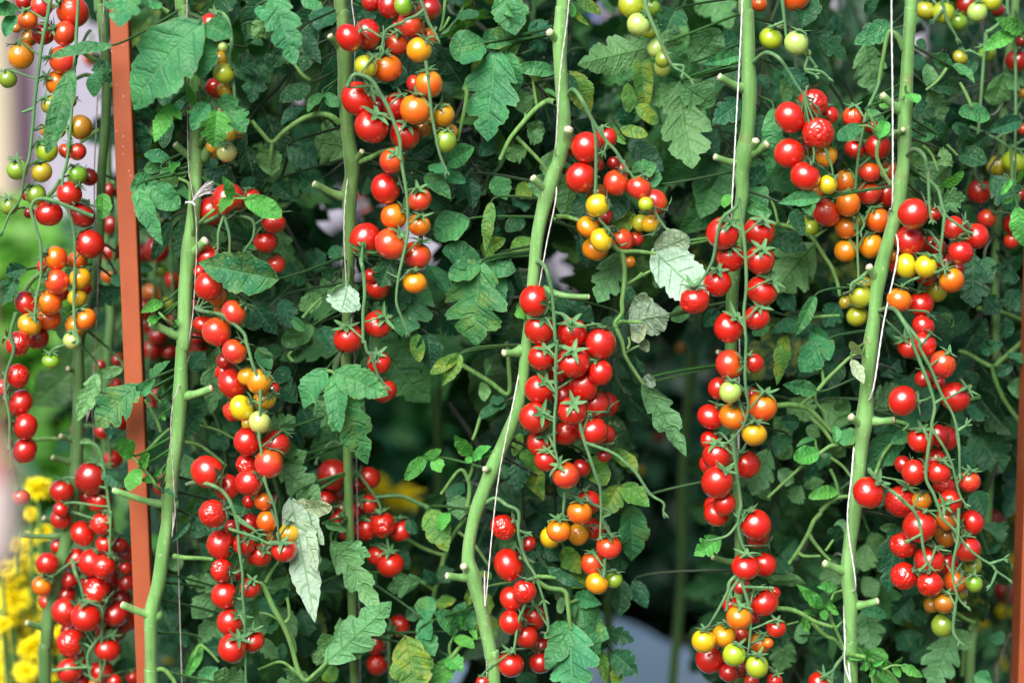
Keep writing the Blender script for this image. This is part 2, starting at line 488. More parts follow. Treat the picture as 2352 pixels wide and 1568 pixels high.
# colour (linear) and how far the ripening has still to go
CLS = {
    'R': ((0.53, 0.009, 0.003), .02, None),
    'D': ((0.36, 0.006, 0.005), .0, None),  # deep red, with the shade on fruit further back put in
    'S': ((0.66, 0.036, 0.004), .25, None),
    'O': ((0.74, 0.150, 0.004), .45, 'orange half-ripe tomato'),
    'A': ((0.74, 0.290, 0.005), .45, 'amber yellow tomato'),
    'Y': ((0.68, 0.430, 0.008), .40, 'yellow tomato'),
    'L': ((0.40, 0.430, 0.022), .30, 'unripe yellow-green tomato'),
    'G': ((0.22, 0.400, 0.030), .30, 'unripe green tomato'),
    'P': ((0.46, 0.550, 0.150), .50, 'unripe pale green tomato'),
    'B': ((0.44, 0.170, 0.010), .55, 'dull olive-orange tomato'),
}

def calyx(mb, S, a, r, rr, lift=.0):
    """five or six pointed sepals round the stem end"""
    ref = a.orthogonal().normalized(); bi = a.cross(ref)
    n = rr.choice((5, 5, 6)); a0 = rr.random() * 6.28
    mb.tube([S - a * r * .06, S + a * r * .10], [r * .16, r * .11], 6, 0)
    for k in range(n):
        f = a0 + 2 * math.pi * k / n + rr.uniform(-.15, .15)
        d = ref * math.cos(f) + bi * math.sin(f); t_ = a.cross(d)
        ln = r * rr.uniform(.78, 1.25); curl = rr.uniform(-.65, .45) + lift; tw = rr.uniform(-.3, .3)
        rows = []
        for i in range(6):
            t = i / 5
            w = r * .155 * (1 - t) ** .8 * (1 + 1.0 * t) + r * .006
            h = r * (.07 + .12 * t) + curl * r * (-.30 * t * t) * -1.0
            h = r * .07 + ln * (.22 * t + (curl) * .55 * t * t)
            c = S + d * (r * .06 + ln * t * (1 - .12 * t)) + a * h
            lat = (t_ * math.cos(tw * t) + a * math.sin(tw * t))
            rows.append([c - lat * w + a * (w * .5), c, c + lat * w + a * (w * .5)])
        mb.grid(rows, None, 0)

# ------------------------------------------------------------------ registers
PLANTS = {}      # code -> (empty, stem samples, depth)
TOMS = []        # dicts
TRUSS = {}       # code -> dict(plant, depth, rachis lists)

def parse_pts(s):
    """'@00 x,y x,y @01 x,y' -> list of picture points (2352-wide)"""
    ox = oy = 0.0; q = []
    for w in s.split():
        if w[0] == '@': ox, oy = tile(w[1:])
        else:
            p = w.split(','); q.append([ox + float(p[0]) / 4, oy + float(p[1]) / 4] + [float(e) for e in p[2:]])
    return q
# ------------------------------------------------------------------ where things grow: read off the photograph, tile by tile
# plant: code, depth, stem (picture points x,y,half-width), cut stubs, label
PLANTS_D = [
 ('A', .105, '@00 900,-160,42 925,60,44 950,300,46 975,700,44 970,1150,42 940,1500,42 @01 930,150,42 925,480,40 900,800,40 820,1250,44 @02 730,20,46 725,500,52 710,980,52 690,1380,56 @03 660,40,60 590,360,62 520,640,60 450,960,58 430,1200,56 420,1600,58',
  '@02 700,262,622,248,24 @02 660,890,556,868,26 @02 650,1095,482,1062,26 @03 600,185,180,208,22 @03 420,1050,244,1010,28 @03 520,90,400,50,24',
  'tomato plant left of the slanting post, wrinkled red fruit before yellow flowers'),
 ('B', .22, '@01 985,-200,40 1000,300,38 975,900,36 1020,1300,40 @02 1000,60,44 985,400,42 975,900,42 1000,1500,42 @03 1100,1500,42',
  '', 'tomato plant growing right behind the slanting orange-brown post'),
 ('C', .0, '@00 1660,-200,56 1690,100,56 1790,600,56 1800,1000,57 1800,1568,57 @01 1800,150,56 1770,500,64 1740,740,66 1705,1100,64 1690,1568,62 @02 1670,100,56 1660,450,62 1640,800,62 1590,1150,64 1560,1400,70 @03 1545,60,58 1500,340,62 1460,640,64 1395,920,62 1390,1250,58 1395,1568,58 1395,1700,58',
  '@00 1800,1460,1610,1325,30 @01 1760,745,1890,640,42 @01 1650,1500,1385,1395,36 @02 1680,490,1945,430,36 @02 1560,1480,1040,1362,30 @03 1430,935,1120,845,34 @00 1880,1420,1960,1250,36',
  'tomato plant just right of the slanting post, long chains of red and yellow fruit'),
 ('D', .045, '@10 770,-200,58 800,150,60 815,500,64 820,900,66 850,1250,62 885,1568,62 @11 860,200,64 860,500,58 850,900,54 845,1350,52 @12 830,100,48 840,700,46 845,1200,40',
  '@10 790,440,678,330,30 @10 910,1470,978,1390,28 @11 830,235,530,120,34',
  'tomato plant with large mixed red, orange and yellow cluster on its upper stem'),
 ('E', .0, '@20 470,-200,58 455,100,58 440,450,60 455,800,58 480,1150,60 440,1450,62 @21 390,20,64 300,300,64 235,600,58 205,900,54 180,1150,50 @22 130,100,52 70,550,54 -40,850,60 @12 2210,1080,62 2060,1450,64 @13 1990,120,58 1950,420,56 2010,650,60 2100,1000,62 2160,1320,60 2190,1600,56',
  '@20 420,360,342,295,36 @20 500,1300,518,1185,44 @21 320,170,190,65,34 @21 340,1100,708,1160,26 @22 70,85,-80,105,34 @12 2180,1150,2100,1172,30 @13 1960,585,1750,580,34 @13 1960,540,1905,490,34',
  'tomato plant with bending pale green stem beside the dense red centre cluster'),
 ('F', .03, '@20 2140,-200,60 2160,150,62 2170,550,62 2180,950,62 2150,1300,64 2110,1568,62 @21 2115,200,58 2080,450,58 2050,800,58 2020,1200,56 @22 2010,200,48 2030,700,40 2040,1100,40 2080,1568,40 @23 2090,300,42 2080,900,40 2080,1600,40',
  '@20 2120,800,1900,705,34 @20 2080,1490,1860,1440,30 @20 2190,1400,2345,1325,40 @20 2200,1390,2240,1290,36 @22 1990,100,1885,95,22 @23 2080,450,1840,410,26',
  'tomato plant with two drooping chains of red fruit over its stem'),
 ('G', .0, '@30 1320,-200,58 1310,100,58 1290,400,56 1270,800,58 1255,1150,58 1245,1500,58 @31 1220,100,64 1190,350,62 1120,600,60 1050,850,62 1000,1100,60 975,1350,58 @32 940,50,72 910,400,66 885,700,66 860,950,62 820,1300,62 @33 790,60,62 750,300,60 735,600,62 760,850,60 755,1150,56 765,1600,56',
  '@30 1200,990,1048,875,34 @30 1180,1230,1245,1190,26 @31 1000,980,925,880,34 @32 880,760,757,690,36 @32 950,720,1160,720,34 @33 720,530,515,465,36 @33 800,845,1010,812,34',
  'tomato plant with thick pale stem, shrivelled red clusters hanging on its right'),
 ('H', .16, '@30 2280,-200,36 2240,300,36 2180,800,36 @31 2120,300,38 2080,900,38 @32 2100,300,40 2060,900,40 @33 1990,300,42 1900,1000,42 1850,1600,42',
  '', 'tomato plant at far right before the dark post, green fruit on top'),
]

# second-row plants, blurred: code, picture x at top and bottom, depth, label
ROW2_D = [
 ('J', 430, 470, .34, 'blurred tomato plant of the back row, first one right of the slanting post'),
 ('K', 680, 690, .40, 'blurred leafy tomato plant behind the left red and yellow chains'),
 ('M', 1050, 1010, .38, 'blurred leafy tomato plant filling the space right of the large mixed cluster'),
 ('N', 1450, 1400, .42, 'blurred tomato plant behind the centre cluster, yellow mottled leaves on top'),
 ('Q', 1640, 1560, .45, 'blurred dark leafy tomato plant left of the chains of red fruit'),
 ('U', 1870, 1860, .36, 'blurred tomato plant between the two thick stems on the right'),
 ('V', 2230, 2200, .40, 'blurred tomato plant behind the right-hand clusters, dark red fruit inside'),
]

# fruit trusses: code, plant, depth of its fruit, stalk lines (picture points), fruit
# fruit: x,y,radius,colour[,calyx direction in degrees,turn towards the viewer]; small letter = wrinkled, + = in front, - = behind
T_D = [
 ('a1', 'A', .05, ['@00 930,-80 560,-60 470,0 440,150 390,400 360,620 320,950 300,1200 270,1450 230,1568 @01 190,250 90,400 35,540', '@00 300,1000 205,1035', '@00 700,-100 640,1300 @01 580,60 590,200 650,270'],
  '@00 255,190,90,O,100,15 385,60,95,S,120,-10 670,110,137,S,150,25 595,310,108,S,160,30 400,310,100,R- 270,350,82,B-,110,10 195,515,112,A,110,5 580,555,118,S,165,25 515,760,105,O,150,45 75,730,78,G,110,0 465,965,82,L,125,45 640,930,62,B- 740,1170,107,B,190,10 430,1200,55,A-,120,30 545,1210,62,S- 610,1390,72,S- 715,1395,78,S,140,10 430,1380,102,L,125,40 160,1560,92,G,95,30 220,20,70,D- 150,260,50,B- @01 385,15,90,L,100,25 330,220,93,G,115,25 90,325,78,G,100,15 710,45,88,G,110,5 450,395,118,R,80,0 640,210,108,R,40,0 755,410,110,D,60,-5 255,210,62,D- 820,60,72,D- 270,390,50,D-'),
 ('a2', 'A', .045, ['@01 860,420 420,260 290,330 330,520 375,680 380,950 340,1150 320,1330', '@01 420,260 600,330 680,550 690,880', '@01 660,900 680,1200 690,1400 720,1550'],
  '@01 825,675,118,R,120,-15 515,805,102,O,150,30 715,825,88,O- 525,1020,107,S,150,25 740,990,92,A,110,-10 455,1210,107,O,150,20 245,1215,112,R- 710,1165,88,Y,100,-10 275,1415,107,A,60,30 450,1360,105,O- 785,1365,103,O,120,5 700,1420,95,A- 665,1560,80,P,90,10 390,880,52,R- 570,1130,62,R- 780,1090,62,R- 340,1530,110,D- @02 470,180,76,G,90,10'),
 ('a3', 'A', .04, ['@01 150,1300 100,1500 @02 130,80 60,300 50,480 90,700 90,950 110,1130'],
  '@02 170,20,118,r,150,-10 170,315,110,r,160,-10 30,425,72,r- 190,565,122,R,150,-5 235,780,118,R,160,-5 230,1000,116,R,160,-5 190,1430,82,S,100,0'),
 ('a4', 'A', .085, ['@03 600,470 690,540 740,660 770,800', '@02 740,930 880,950 950,1100 @02 1010,1568 @03 1020,0 1010,390', '@03 770,800 930,870 935,1050 940,1250 965,1380 920,1520', '@03 800,1100 810,1300 830,1500', '@03 480,1450 640,1430 800,1420'],
  '@02 570,1370,100,R,80,0 840,1250,132,D,60,0 915,1460,102,r,60,0 560,1540,62,R 800,1430,60,D- @03 560,60,82,R 760,190,105,R 940,105,102,r,80,-10 530,310,60,R- 970,290,82,R,80,0 1090,300,80,D- 700,420,85,R- 845,460,112,R,60,0 955,500,108,r+,60,-10 440,470,96,r,270,0 385,675,85,O,50,0 440,820,72,S- 885,725,124,r+,330,0 600,910,118,r,30,0 790,960,130,R+,80,0 650,1195,114,r,0,10 990,1255,114,R,80,0 735,1340,85,R- 640,1450,102,R,40,0 935,1460,102,R,90,10 735,1550,72,R 640,620,72,D- 1030,780,112,D- 1060,930,112,D- 1060,1100,92,D- 1140,560,72,R- 1160,650,72,D- 1150,510,60,R- 1220,1510,62,R- 1050,1550,62,R 870,1570,52,O 690,560,84,D- 1110,800,98,D- 980,1120,94,D- 720,1100,84,D- 900,1010,92,D- 610,760,84,D- 1000,620,90,D- 1140,1000,98,D- 830,650,84,D- 1150,380,80,D- 640,1090,80,D-'),
 ('b1', 'B', .20, ['@01 990,100 1080,400 1060,700 1030,900', '@01 1000,900 1100,1000 1340,1000 1450,1040 1490,1200', '@02 990,400 1000,800 1020,1300'],
  '@01 1010,180,60,D 1030,500,82,D 1020,740,92,R,80,40 1010,960,72,O,90,40 @02 930,220,50,D 1090,170,60,D 1070,400,52,R 1090,730,92,D 950,820,72,R 720,810,60,D 1040,1080,82,R 1110,1330,62,D'),
 ('b2', 'B', .25, ['@01 1300,300 1420,520 1430,900 1400,1300', '@01 1420,520 1500,480 1560,500', '@01 1560,500 1580,900 1600,1300'],
  '@01 1290,760,102,D 1440,730,107,R 1465,915,64,G 1590,1010,80,S 1400,1130,92,O 1330,1270,90,D 1370,1400,102,D 1560,1210,62,L 1600,1370,62,D 1430,500,62,D 1450,1510,82,D 1630,600,52,D 1790,1210,52,D 1810,1540,72,D @02 1400,80,87,D 1450,0,80,D 1560,100,62,D 1830,60,82,D 1440,480,72,D 1380,600,62,D 1480,1350,62,R 1490,1250,52,r'),
 ('b3', 'B', .55, ['@00 840,300 850,420', '@00 1260,150 1265,260'], '@00 840,545,72,S 1265,310,58,S'),
 ('c1', 'C', -.012, ['@00 1900,100 2060,150 2130,380 2110,550 2140,720 2160,900 2180,1000', '@00 1900,1230 1990,1220 2080,1400 2130,1500'],
  '@00 1945,220,95,R,60,10 2050,440,46,P,30,0 2030,550,72,Y,20,0 2060,675,90,L+,30,0 1980,810,92,R- 2070,825,72,Y,0,10 2030,1030,52,S- 2100,1240,62,Y 2190,1210,60,O 1950,1350,57,Y 2085,1400,86,P+,100,40 1970,1420,42,Y-'),
 ('c2', 'C', .0, ['@01 1840,500 2000,420 2060,400 2010,560 2005,720', '@01 2060,400 2110,600 2110,770', '@01 2230,350 2310,450 2330,600 2260,720'],
  '@01 1950,370,125,R,20,0 2095,265,152,R,300,0 2300,260,92,R,100,20 @11 165,480,107,R,70,-10 90,655,107,R,100,0 185,860,87,S- @01 1920,800,115,R,60,-10'),
 ('c3', 'C', -.025, ['@01 1730,1310 1870,1290 1980,1310 2050,1330', '@01 2160,1180 2230,1480 @02 2270,20 2320,200 @12 40,440 30,840 50,1000 90,1300 160,1480 @13 200,100 210,250', '@13 -250,150 0,230 120,285 250,290'],
  '@01 1840,930,62,R- 1920,1060,124,R,60,-10 2000,1160,82,O- 2060,1270,92,O- 2150,1305,120,S+,40,-5 1870,1410,92,R- 1990,1480,127,S,60,-15 @02 2155,90,114,S+,50,-10 2060,180,72,D- 2075,280,97,R- 2135,390,134,R,40,-10 2270,320,78,Y,30,-5 2220,610,114,Y+,30,10 2140,640,97,s- 2290,760,72,Y- 2270,920,117,R,40,-15 2280,820,70,D- 2270,1130,107,r,80,-10 2290,1290,117,R,30,10 2290,1470,62,R- @12 30,370,107,A+,50,10 80,530,97,Y,40,0 35,740,100,P+,60,-20 150,440,72,R- 185,940,122,R,60,-10 120,1120,124,S+,80,-10 10,1290,72,r 70,1460,82,O,80,-10 170,1440,42,D- @13 105,80,97,O,80,-10 310,190,97,Y,80,-10 150,225,52,A- 260,345,117,R+,100,50 50,390,102,R,60,55'),
 ('c4', 'C', -.03, ['@02 1660,1390 1760,1330 1920,1310 2040,1370 2120,1480 @03 2180,100 2200,330 2230,560 2230,760 2250,950 2255,1240 2260,1560', '@03 2200,60 2352,170', '@13 -120,20 -40,140 30,200'],
  '@02 1905,1195,137,R,345,30 2090,1340,115,R- @03 1955,10,122,r+,20,-5 2030,295,127,r,345,25 2035,530,107,r,350,25 2065,760,120,R,350,25 2115,1005,119,R,40,30 2135,1245,130,R+,60,30 2245,290,97,R,60,40 2340,410,75,R- 2300,690,92,R,70,40 2320,1180,107,R,90,30 2180,560,72,D- 2130,130,62,D- 2290,100,92,D-'),
 ('d1', 'D', .0, ['@10 840,800 890,700 960,690 1060,740 1140,860 1210,980 1270,1130 1320,1280 1330,1420 @11 1350,0 1380,180 1395,400 1390,600 1350,800 1310,980 1290,1200 1340,1350 1390,1470', '@10 1520,-150 1520,0 1555,110 1600,230 1660,330', '@10 1550,100 1470,150 1370,190 1350,240', '@10 1560,560 1580,700 1600,900 1620,1080 1650,1240 1690,1420 1750,1568', '@10 1240,170 1200,280 1160,420'],
  '@10 1060,20,80,D- 1230,60,112,D- 1360,50,97,G,10,10 1590,90,112,D- 1425,225,122,S,30,20 1590,340,77,O- 1500,460,107,A+,50,20 855,350,122,R,30,-10 1030,320,132,R,0,-10 1300,400,102,S-,80,40 1290,230,42,R- 1010,615,107,L,50,10 1205,625,127,O,100,10 1590,775,119,O+,100,10 1460,770,77,S- 940,910,152,R,35,40 1110,980,92,D- 1290,980,112,R-,60,30 1465,1010,132,O+,80,5 1715,1060,102,A,110,45 1060,1165,150,R+,60,45 1370,1240,132,R,75,50 1600,1120,82,B- 1540,1190,72,B- 1790,1210,62,A- 1745,1300,90,G+,80,5 1250,1480,107,S+,60,50 @11 1190,165,139,R,20,-5 1500,265,107,S,95,40 1265,420,117,O,30,25 1500,500,97,O,75,40 1240,675,137,S+,45,30 1475,775,132,S,70,20 1460,1030,107,A+,95,5 1060,960,62,R-'),
 ('d2', 'D', .01, ['@11 870,780 940,800 970,850 990,950 1000,1150 985,1300 985,1568 @12 1000,0 1020,90 1060,140 1130,330 1190,400', '@11 970,850 980,700'],
  '@11 1005,630,139,R,260,45 1120,1070,107,R-,60,40 1120,1410,122,R,45,50 850,1540,132,R,100,40 @12 1130,195,107,R,100,50 1180,460,107,R,110,-10'),
 ('d3', 'D', .085, ['@12 845,800 860,1000 900,1190 850,1300 830,1400 800,1568', '@12 900,1190 970,1250 1060,1370 1130,1480 1150,1568', '@12 850,900 700,920 560,1080', '@12 1120,1420 1350,1420 1550,1510', '@13 1160,160 1220,320'],
  '@12 715,1225,137,R,330,30 1040,1250,92,R,150,20 640,1465,92,R,330,40 810,1420,82,R- 1040,1490,82,R,150,40 880,1560,72,R 930,1330,62,D- @13 1010,150,102,R,110,10 1165,115,112,r+,100,0 1330,165,102,R,100,0 1120,400,92,r,80,20 1235,480,117,R+,95,10 820,200,56,R- 900,30,66,R- 760,60,80,R,330,30 950,-60,80,R,120,40 800,-30,84,R,60,40 1000,40,70,R,150,30'),
 ('d4', 'D', .13, ['@13 1240,1000 1220,1150 1230,1568'], '@13 1050,815,37,O 1315,1040,92,R,200,60 1100,1200,102,D 1115,1395,100,r 1320,1550,52,R'),
 ('d5', 'D', .8, ['@11 1040,250 1045,330'], '@11 1045,375,65,D 950,230,52,D'),
 ('e1', 'E', -.005, ['@20 500,900 560,825 640,920 740,1110 860,1290 960,1400 1060,1568 @21 1080,10 1110,60', '@21 1290,330 1340,430 1410,530', '@20 740,1110 770,1300 @21 770,100 765,220 800,430 860,510', '@20 870,1310 850,1390'],
  '@20 685,1355,133,R,340,0 860,1270,102,R- 560,1360,82,R- @21 630,65,131,R,0,-5 955,115,113,S,60,0 1170,160,109,S+,60,-5 1310,290,112,S- 1000,0,72,S- 1230,310,68,L+,270,-10 780,210,90,B- 785,320,97,Y+,20,20 850,430,82,D- 1180,480,77,L- 1280,490,88,Y,270,-10 700,520,100,A,60,10 820,640,104,Y+,40,20 765,720,112,A- 1010,640,102,S- 1140,620,72,S- 1080,840,52,A- @20 780,1520,62,R- 930,1500,52,D-'),
 ('e2', 'E', -.02, ['@21 220,870 270,860 320,920 360,1080 380,1250 400,1568 @22 412,0 400,300 408,500 390,700 390,950 410,1050 435,1140', '@22 600,640 630,780 660,900 720,1080 770,1230 810,1350 820,1568 @23 820,0 810,200', '@22 820,880 920,1020 1050,1120 1150,1220 1270,1400 1390,1480 1390,1560', '@21 370,1310 470,1330 520,1440'],
  '@21 210,1195,140,R,350,35 255,1455,132,R,70,45 555,1490,132,R,95,50 @22 815,20,134,R,80,-5 270,145,117,R,65,50 565,185,142,R,95,50 815,285,107,R,110,-5 250,440,127,R,50,50 660,405,132,R,70,-10 210,700,132,R,35,55 550,640,127,R+,80,55 760,575,127,R- 870,580,112,D- 255,930,119,R,50,50 500,830,127,R- 745,825,127,R,100,-5 850,860,92,D- 310,1090,97,R,90,30 495,1230,127,S+,125,15 470,500,112,D- 430,250,112,D- 640,1160,82,D- 850,1050,62,D- 650,60,82,D-'),
 ('e3', 'E', .0, ['@22 490,1380 470,1568', '@22 510,1390 640,1450', '@22 820,1440 900,1568 @23 830,60 890,190', '@23 850,430 850,540'],
  '@22 700,1480,112,R,110,-10 620,1568,110,O+,85,10 @23 430,165,110,O+,90,10 350,230,92,Y- 610,200,97,A- 760,150,97,R- 890,315,112,S,90,15 735,465,100,S,95,10 780,650,98,A,60,0 940,620,75,G,80,20'),
 ('e4', 'E', .0, ['@12 2090,1520 2200,1450 2300,1500 @22 60,1568 @23 60,200 120,420 210,570 250,680 290,800', '@23 210,590 110,870 60,1000 20,1250', '@23 290,800 330,1000 330,1100', '@23 60,180 130,190'],
  '@13 2270,135,112,r,30,0 2320,480,147,R,30,0 @23 0,790,107,R,30,0 115,725,107,r+,80,-10 205,965,107,R-,90,30 -12,1010,112,R,30,-10 130,1140,107,r,90,-10 -12,1395,122,R,90,0 260,1380,102,D- 270,1230,92,D- 150,290,72,D- @13 2080,1560,62,R'),
 ('f1', 'F', -.025, ['@21 2080,250 2060,330 1940,430 1890,560 1850,800 1790,930 1720,1040', '@21 2080,250 2100,420 2130,620 2150,900 2150,1100 2130,1300 2145,1500 @22 2150,0 2140,300 2150,450 2170,600 2130,760 2040,880 1980,930'],
  '@21 1935,575,142,R,60,45 2270,560,140,R,75,50 2005,800,122,R,105,45 2280,820,127,R,85,50 1885,1030,127,R,90,40 1675,1195,131,r+,95,20 2300,1100,137,R,50,40 1990,1440,137,R,60,40 2250,1350,110,R,80,40 @22 2000,210,130,S,10,30 2225,200,87,R,130,20 1900,430,102,R- 2005,460,97,P+,85,10 1830,690,120,R-,60,20 2030,690,127,O,80,20 2300,600,132,O,80,10 2225,850,114,Y+,85,10 2200,480,62,R-'),
 ('f2', 'F', -.02, ['@22 2030,850 2050,1080 2070,1280 2100,1500 @23 2085,0 2080,150 2110,280 2145,350', '@23 2070,90 1980,210 1850,250', '@22 2040,1100 1920,1190', '@22 2060,1280 1960,1390'],
  '@22 1820,910,92,R- 1880,1050,124,R,95,30 2150,1130,122,R-,120,10 1810,1130,92,R- 1885,1290,142,R+,60,30 1955,1490,97,R+,90,0 1860,1510,97,R- @23 1880,10,112,R,60,45 2235,110,137,R,120,20 2260,230,102,R-'),
 ('f3', 'F', -.03, ['@23 2080,560 2000,640 1980,730 1890,900 1800,1050', '@23 2130,620 2160,800 2190,1000 2180,1200 2160,1300', '@23 2080,600 2000,740 1970,900', '@23 2250,640 2352,690'],
  '@23 2145,500,124,R+,90,10 2320,480,102,R- 2310,820,132,R,120,25 2085,960,112,O+,85,10 1945,1130,107,A,80,10 1760,1180,107,Y,85,5 1820,1340,132,R- 2110,1120,82,S- 2040,1305,102,L+,70,10 2280,1200,97,O,80,30 2250,1410,107,L+,90,10 1990,1470,92,D- 2090,1430,92,D- 2200,1540,72,S- 2010,850,72,R- 2110,680,82,R- 2220,960,62,R- @33 75,1060,90,R,90,40 60,740,52,R- 0,1200,47,O 60,1540,72,R,80,30'),
 ('f4', 'F', .0, ['@20 2250,600 @30 0,490 90,530 180,650 260,780 330,880'],
  '@30 410,955,134,r,100,-20 200,1080,139,R,40,-20 460,1225,137,r+,80,-15 560,1060,82,R- 195,1410,132,R,60,-15 360,1370,77,D- 535,1430,92,A,60,0 @31 340,55,132,R+,60,-5 415,200,87,O- 550,130,85,Y+,60,0'),
 ('f5', 'G', .04, ['@30 1240,440 1170,330 1110,300 1060,500 1020,760 910,1020 870,1200 830,1430 @31 800,200 820,500 820,700 830,980', '@30 880,1050 950,1170 1020,1290', '@31 930,330 880,480 850,560'],
  '@30 780,1080,97,s,90,10 1010,1350,117,R,70,0 800,1370,97,R,60,40 950,1170,62,R- @31 935,10,102,S,80,0 710,100,92,O,80,0 535,385,130,S+,60,0 735,305,105,O+,100,0 925,205,112,S,80,0 1090,215,117,R-,60,0 1110,0,82,O- 1010,455,109,O,110,0 720,525,103,O,90,-5 715,735,104,A,90,-5 945,690,106,A,100,5 820,470,62,L- 400,530,72,L- 330,470,62,L-'),
 ('f6', 'G', .025, ['@31 930,930 830,1000 770,1040 760,1100', '@31 830,980 880,1000'],
  '@31 850,1150,102,L+,110,10 820,1335,99,L,100,10 885,1040,72,L- 710,1210,57,L-'),
 ('f7', 'F', .05, ['@20 1220,-160 1220,0 1250,120 1340,330 1400,470 1470,600 1560,665 1640,730', '@20 1480,590 1570,610 1570,660'],
  '@20 1100,50,114,L,60,0 1165,230,104,P+,50,20 1280,70,77,G,90,30 1265,300,67,L- 1330,445,80,P,50,10 1390,550,71,G+,60,30 1380,625,77,P-'),
 ('f8', 'F', .04, ['@30 130,-160 130,0 150,200 165,340', '@30 150,200 50,240', '@30 370,520 430,600', '@30 270,520 340,640 430,690', '@30 350,640 480,660 550,710'],
  '@20 2270,45,72,O- @30 25,355,102,L,70,5 260,400,108,P+,75,5 250,-20,122,O,90,0 360,490,34,P,90,30'),
 ('g1', 'G', -.01, ['@30 1310,1470 1370,1380 1430,1430 1465,1568 @31 1470,0 1480,300 1500,450', '@31 1480,70 1560,180 1600,330 1640,420 1730,490 1830,560', '@31 1600,400 1600,600 1580,800 1620,900'],
  '@31 1333,395,135,R+,30,-10 1300,645,132,R,40,-15 1520,400,62,R- 1710,530,107,R,30,10 1905,605,114,r,155,35 1770,750,112,r+,100,-5 1270,875,107,Y,20,0 1450,880,102,Y+,70,10 1685,1005,109,O+,120,5 1545,1100,97,L-,90,10 1205,1185,110,O,80,0 1400,1225,119,R,100,-5 1200,880,82,R- 1620,830,72,R- 1500,690,82,D- 1560,700,72,D- 1450,980,82,R- 1740,900,62,R- 1150,780,52,A-'),
 ('g2', 'G', -.02, ['@31 1050,1350 1180,1290 1250,1400 1330,1568 @32 1320,0 1400,200 1480,400 1530,600 1500,780 1550,870 1620,980 1690,1130 1750,1380 1810,1490', '@31 1200,1310 1390,1568 @32 1390,50 1500,260 1600,500 1700,680 1750,900 1760,1200', '@32 1500,800 1470,1000 1450,1250 1520,1400 1580,1568 @33 1600,60 1700,150 1830,320 1950,420 2050,480 2100,540 2190,600', '@32 1530,580 1620,510', '@32 1745,810 1815,770', '@33 2050,460 2160,430', '@33 2100,545 2050,660'],
  '@31 1425,1420,102,R,60,0 @32 1430,30,112,R,60,0 1300,50,102,R- 1605,210,115,s+,60,20 1235,545,130,R+,0,-10 1715,510,132,R,40,25 1430,340,82,R- 1560,380,62,R- 1400,900,117,R,90,40 1560,860,92,D- 1630,890,112,R- 1530,1090,102,R- 1340,1200,114,R+,30,0 1565,1205,111,r+,80,20 1850,1285,100,s+,90,10 1240,1130,82,D- 1620,1330,112,R- 1670,1470,107,R+,195,55 @33 1870,90,114,R,200,10'),
 ('g3', 'G', -.03, ['@32 1000,1260 1060,1340 1170,1400 1260,1480 1350,1568 @33 1400,150 1420,300 1450,430 1480,490', '@33 1400,190 1310,250', '@33 1460,470 1390,540', '@33 1750,-40 1740,250 1700,450 1700,600 1740,770 1810,860', '@33 1740,770 1720,850', '@33 1650,950 1700,1080 1750,1180'],
  '@32 920,1390,145,r+,50,15 1220,1470,142,r-,70,10 1410,1460,87,A-,90,20 @33 1390,130,149,R,70,-5 1640,60,97,O,90,0 1630,220,92,B-,80,10 1835,335,114,R,100,0 1235,300,124,r,40,35 1480,440,134,R,70,10 1640,470,102,R- 1245,585,124,r,30,15 1485,660,120,r+,100,0 1720,630,107,O-,60,10 1880,490,82,G- 1890,650,77,G,90,10 1615,835,99,B+,80,0 1500,850,72,B- 1605,1035,102,G,50,20 1770,740,62,L-'),
 ('g4', 'G', .0, ['@33 740,1320 640,1380 590,1480 590,1600', '@33 620,1450 540,1490'], '@33 470,1560,97,R,60,40'),
 ('h1', 'H', .14, ['@30 1560,-100 1600,30 1650,200 1730,340', '@30 1950,-100 1930,20', '@30 2200,-60 2200,100 2220,160', '@30 1510,100 1530,180'],
  '@30 1450,100,94,L,80,-5 1610,120,92,L,70,0 1745,205,77,G- 1920,115,87,P+,80,10 2045,20,97,L,100,0 1830,40,92,D- 2110,100,62,D-'),
 ('h2', 'H', .16, ['@30 2240,1350 2230,1568 @31 2240,100 2300,340', '@30 1850,1165 2100,1280 2220,1350 2352,1280', '@30 2340,900 2180,1200 2080,1280'],
  '@30 2110,1530,97,L,80,0 2270,1490,112,L+,80,10 2350,870,52,A 2345,1190,50,S @31 2140,30,97,L-'),
 ('h3', 'H', .12, ['@30 2000,300 2250,300 @31 2270,200', '@30 2000,300 @31 1900,50', '@30 2000,300 2010,420', '@30 2250,300 2280,480', '@31 1900,50 1960,120', '@31 2270,200 2290,400'],
  '@30 2010,490,82,G 1765,530,67,L 2290,560,107,D 2330,380,52,D @31 1945,190,102,D 2010,440,82,S 2260,490,92,D 2240,640,72,S 2200,250,62,D 2320,220,62,D'),
 ('v1', 'V', .42, ['@32 2250,1200 2220,1400 @33 2150,600 2120,300'], '@33 2080,50,92,D 2180,750,92,D 2100,340,62,D 2110,500,52,D 2140,700,72,D @32 2220,1450,92,D 1960,900,60,D'),
 ('n1', 'N', .5, ['@22 1340,700 1345,850', '@21 1360,1350 1350,1500 @22 1340,700', '@21 1360,1350 1380,1480'], '@22 1345,880,52,D @21 1400,1500,62,D @22 1550,60,52,B @20 1330,1260,50,D @22 1170,1180,57,L'),
 ('u1', 'U', .45, ['@31 450,700 450,860', '@32 190,100 200,230'], '@31 470,850,62,D 490,1000,52,D @32 200,250,62,D'),
]
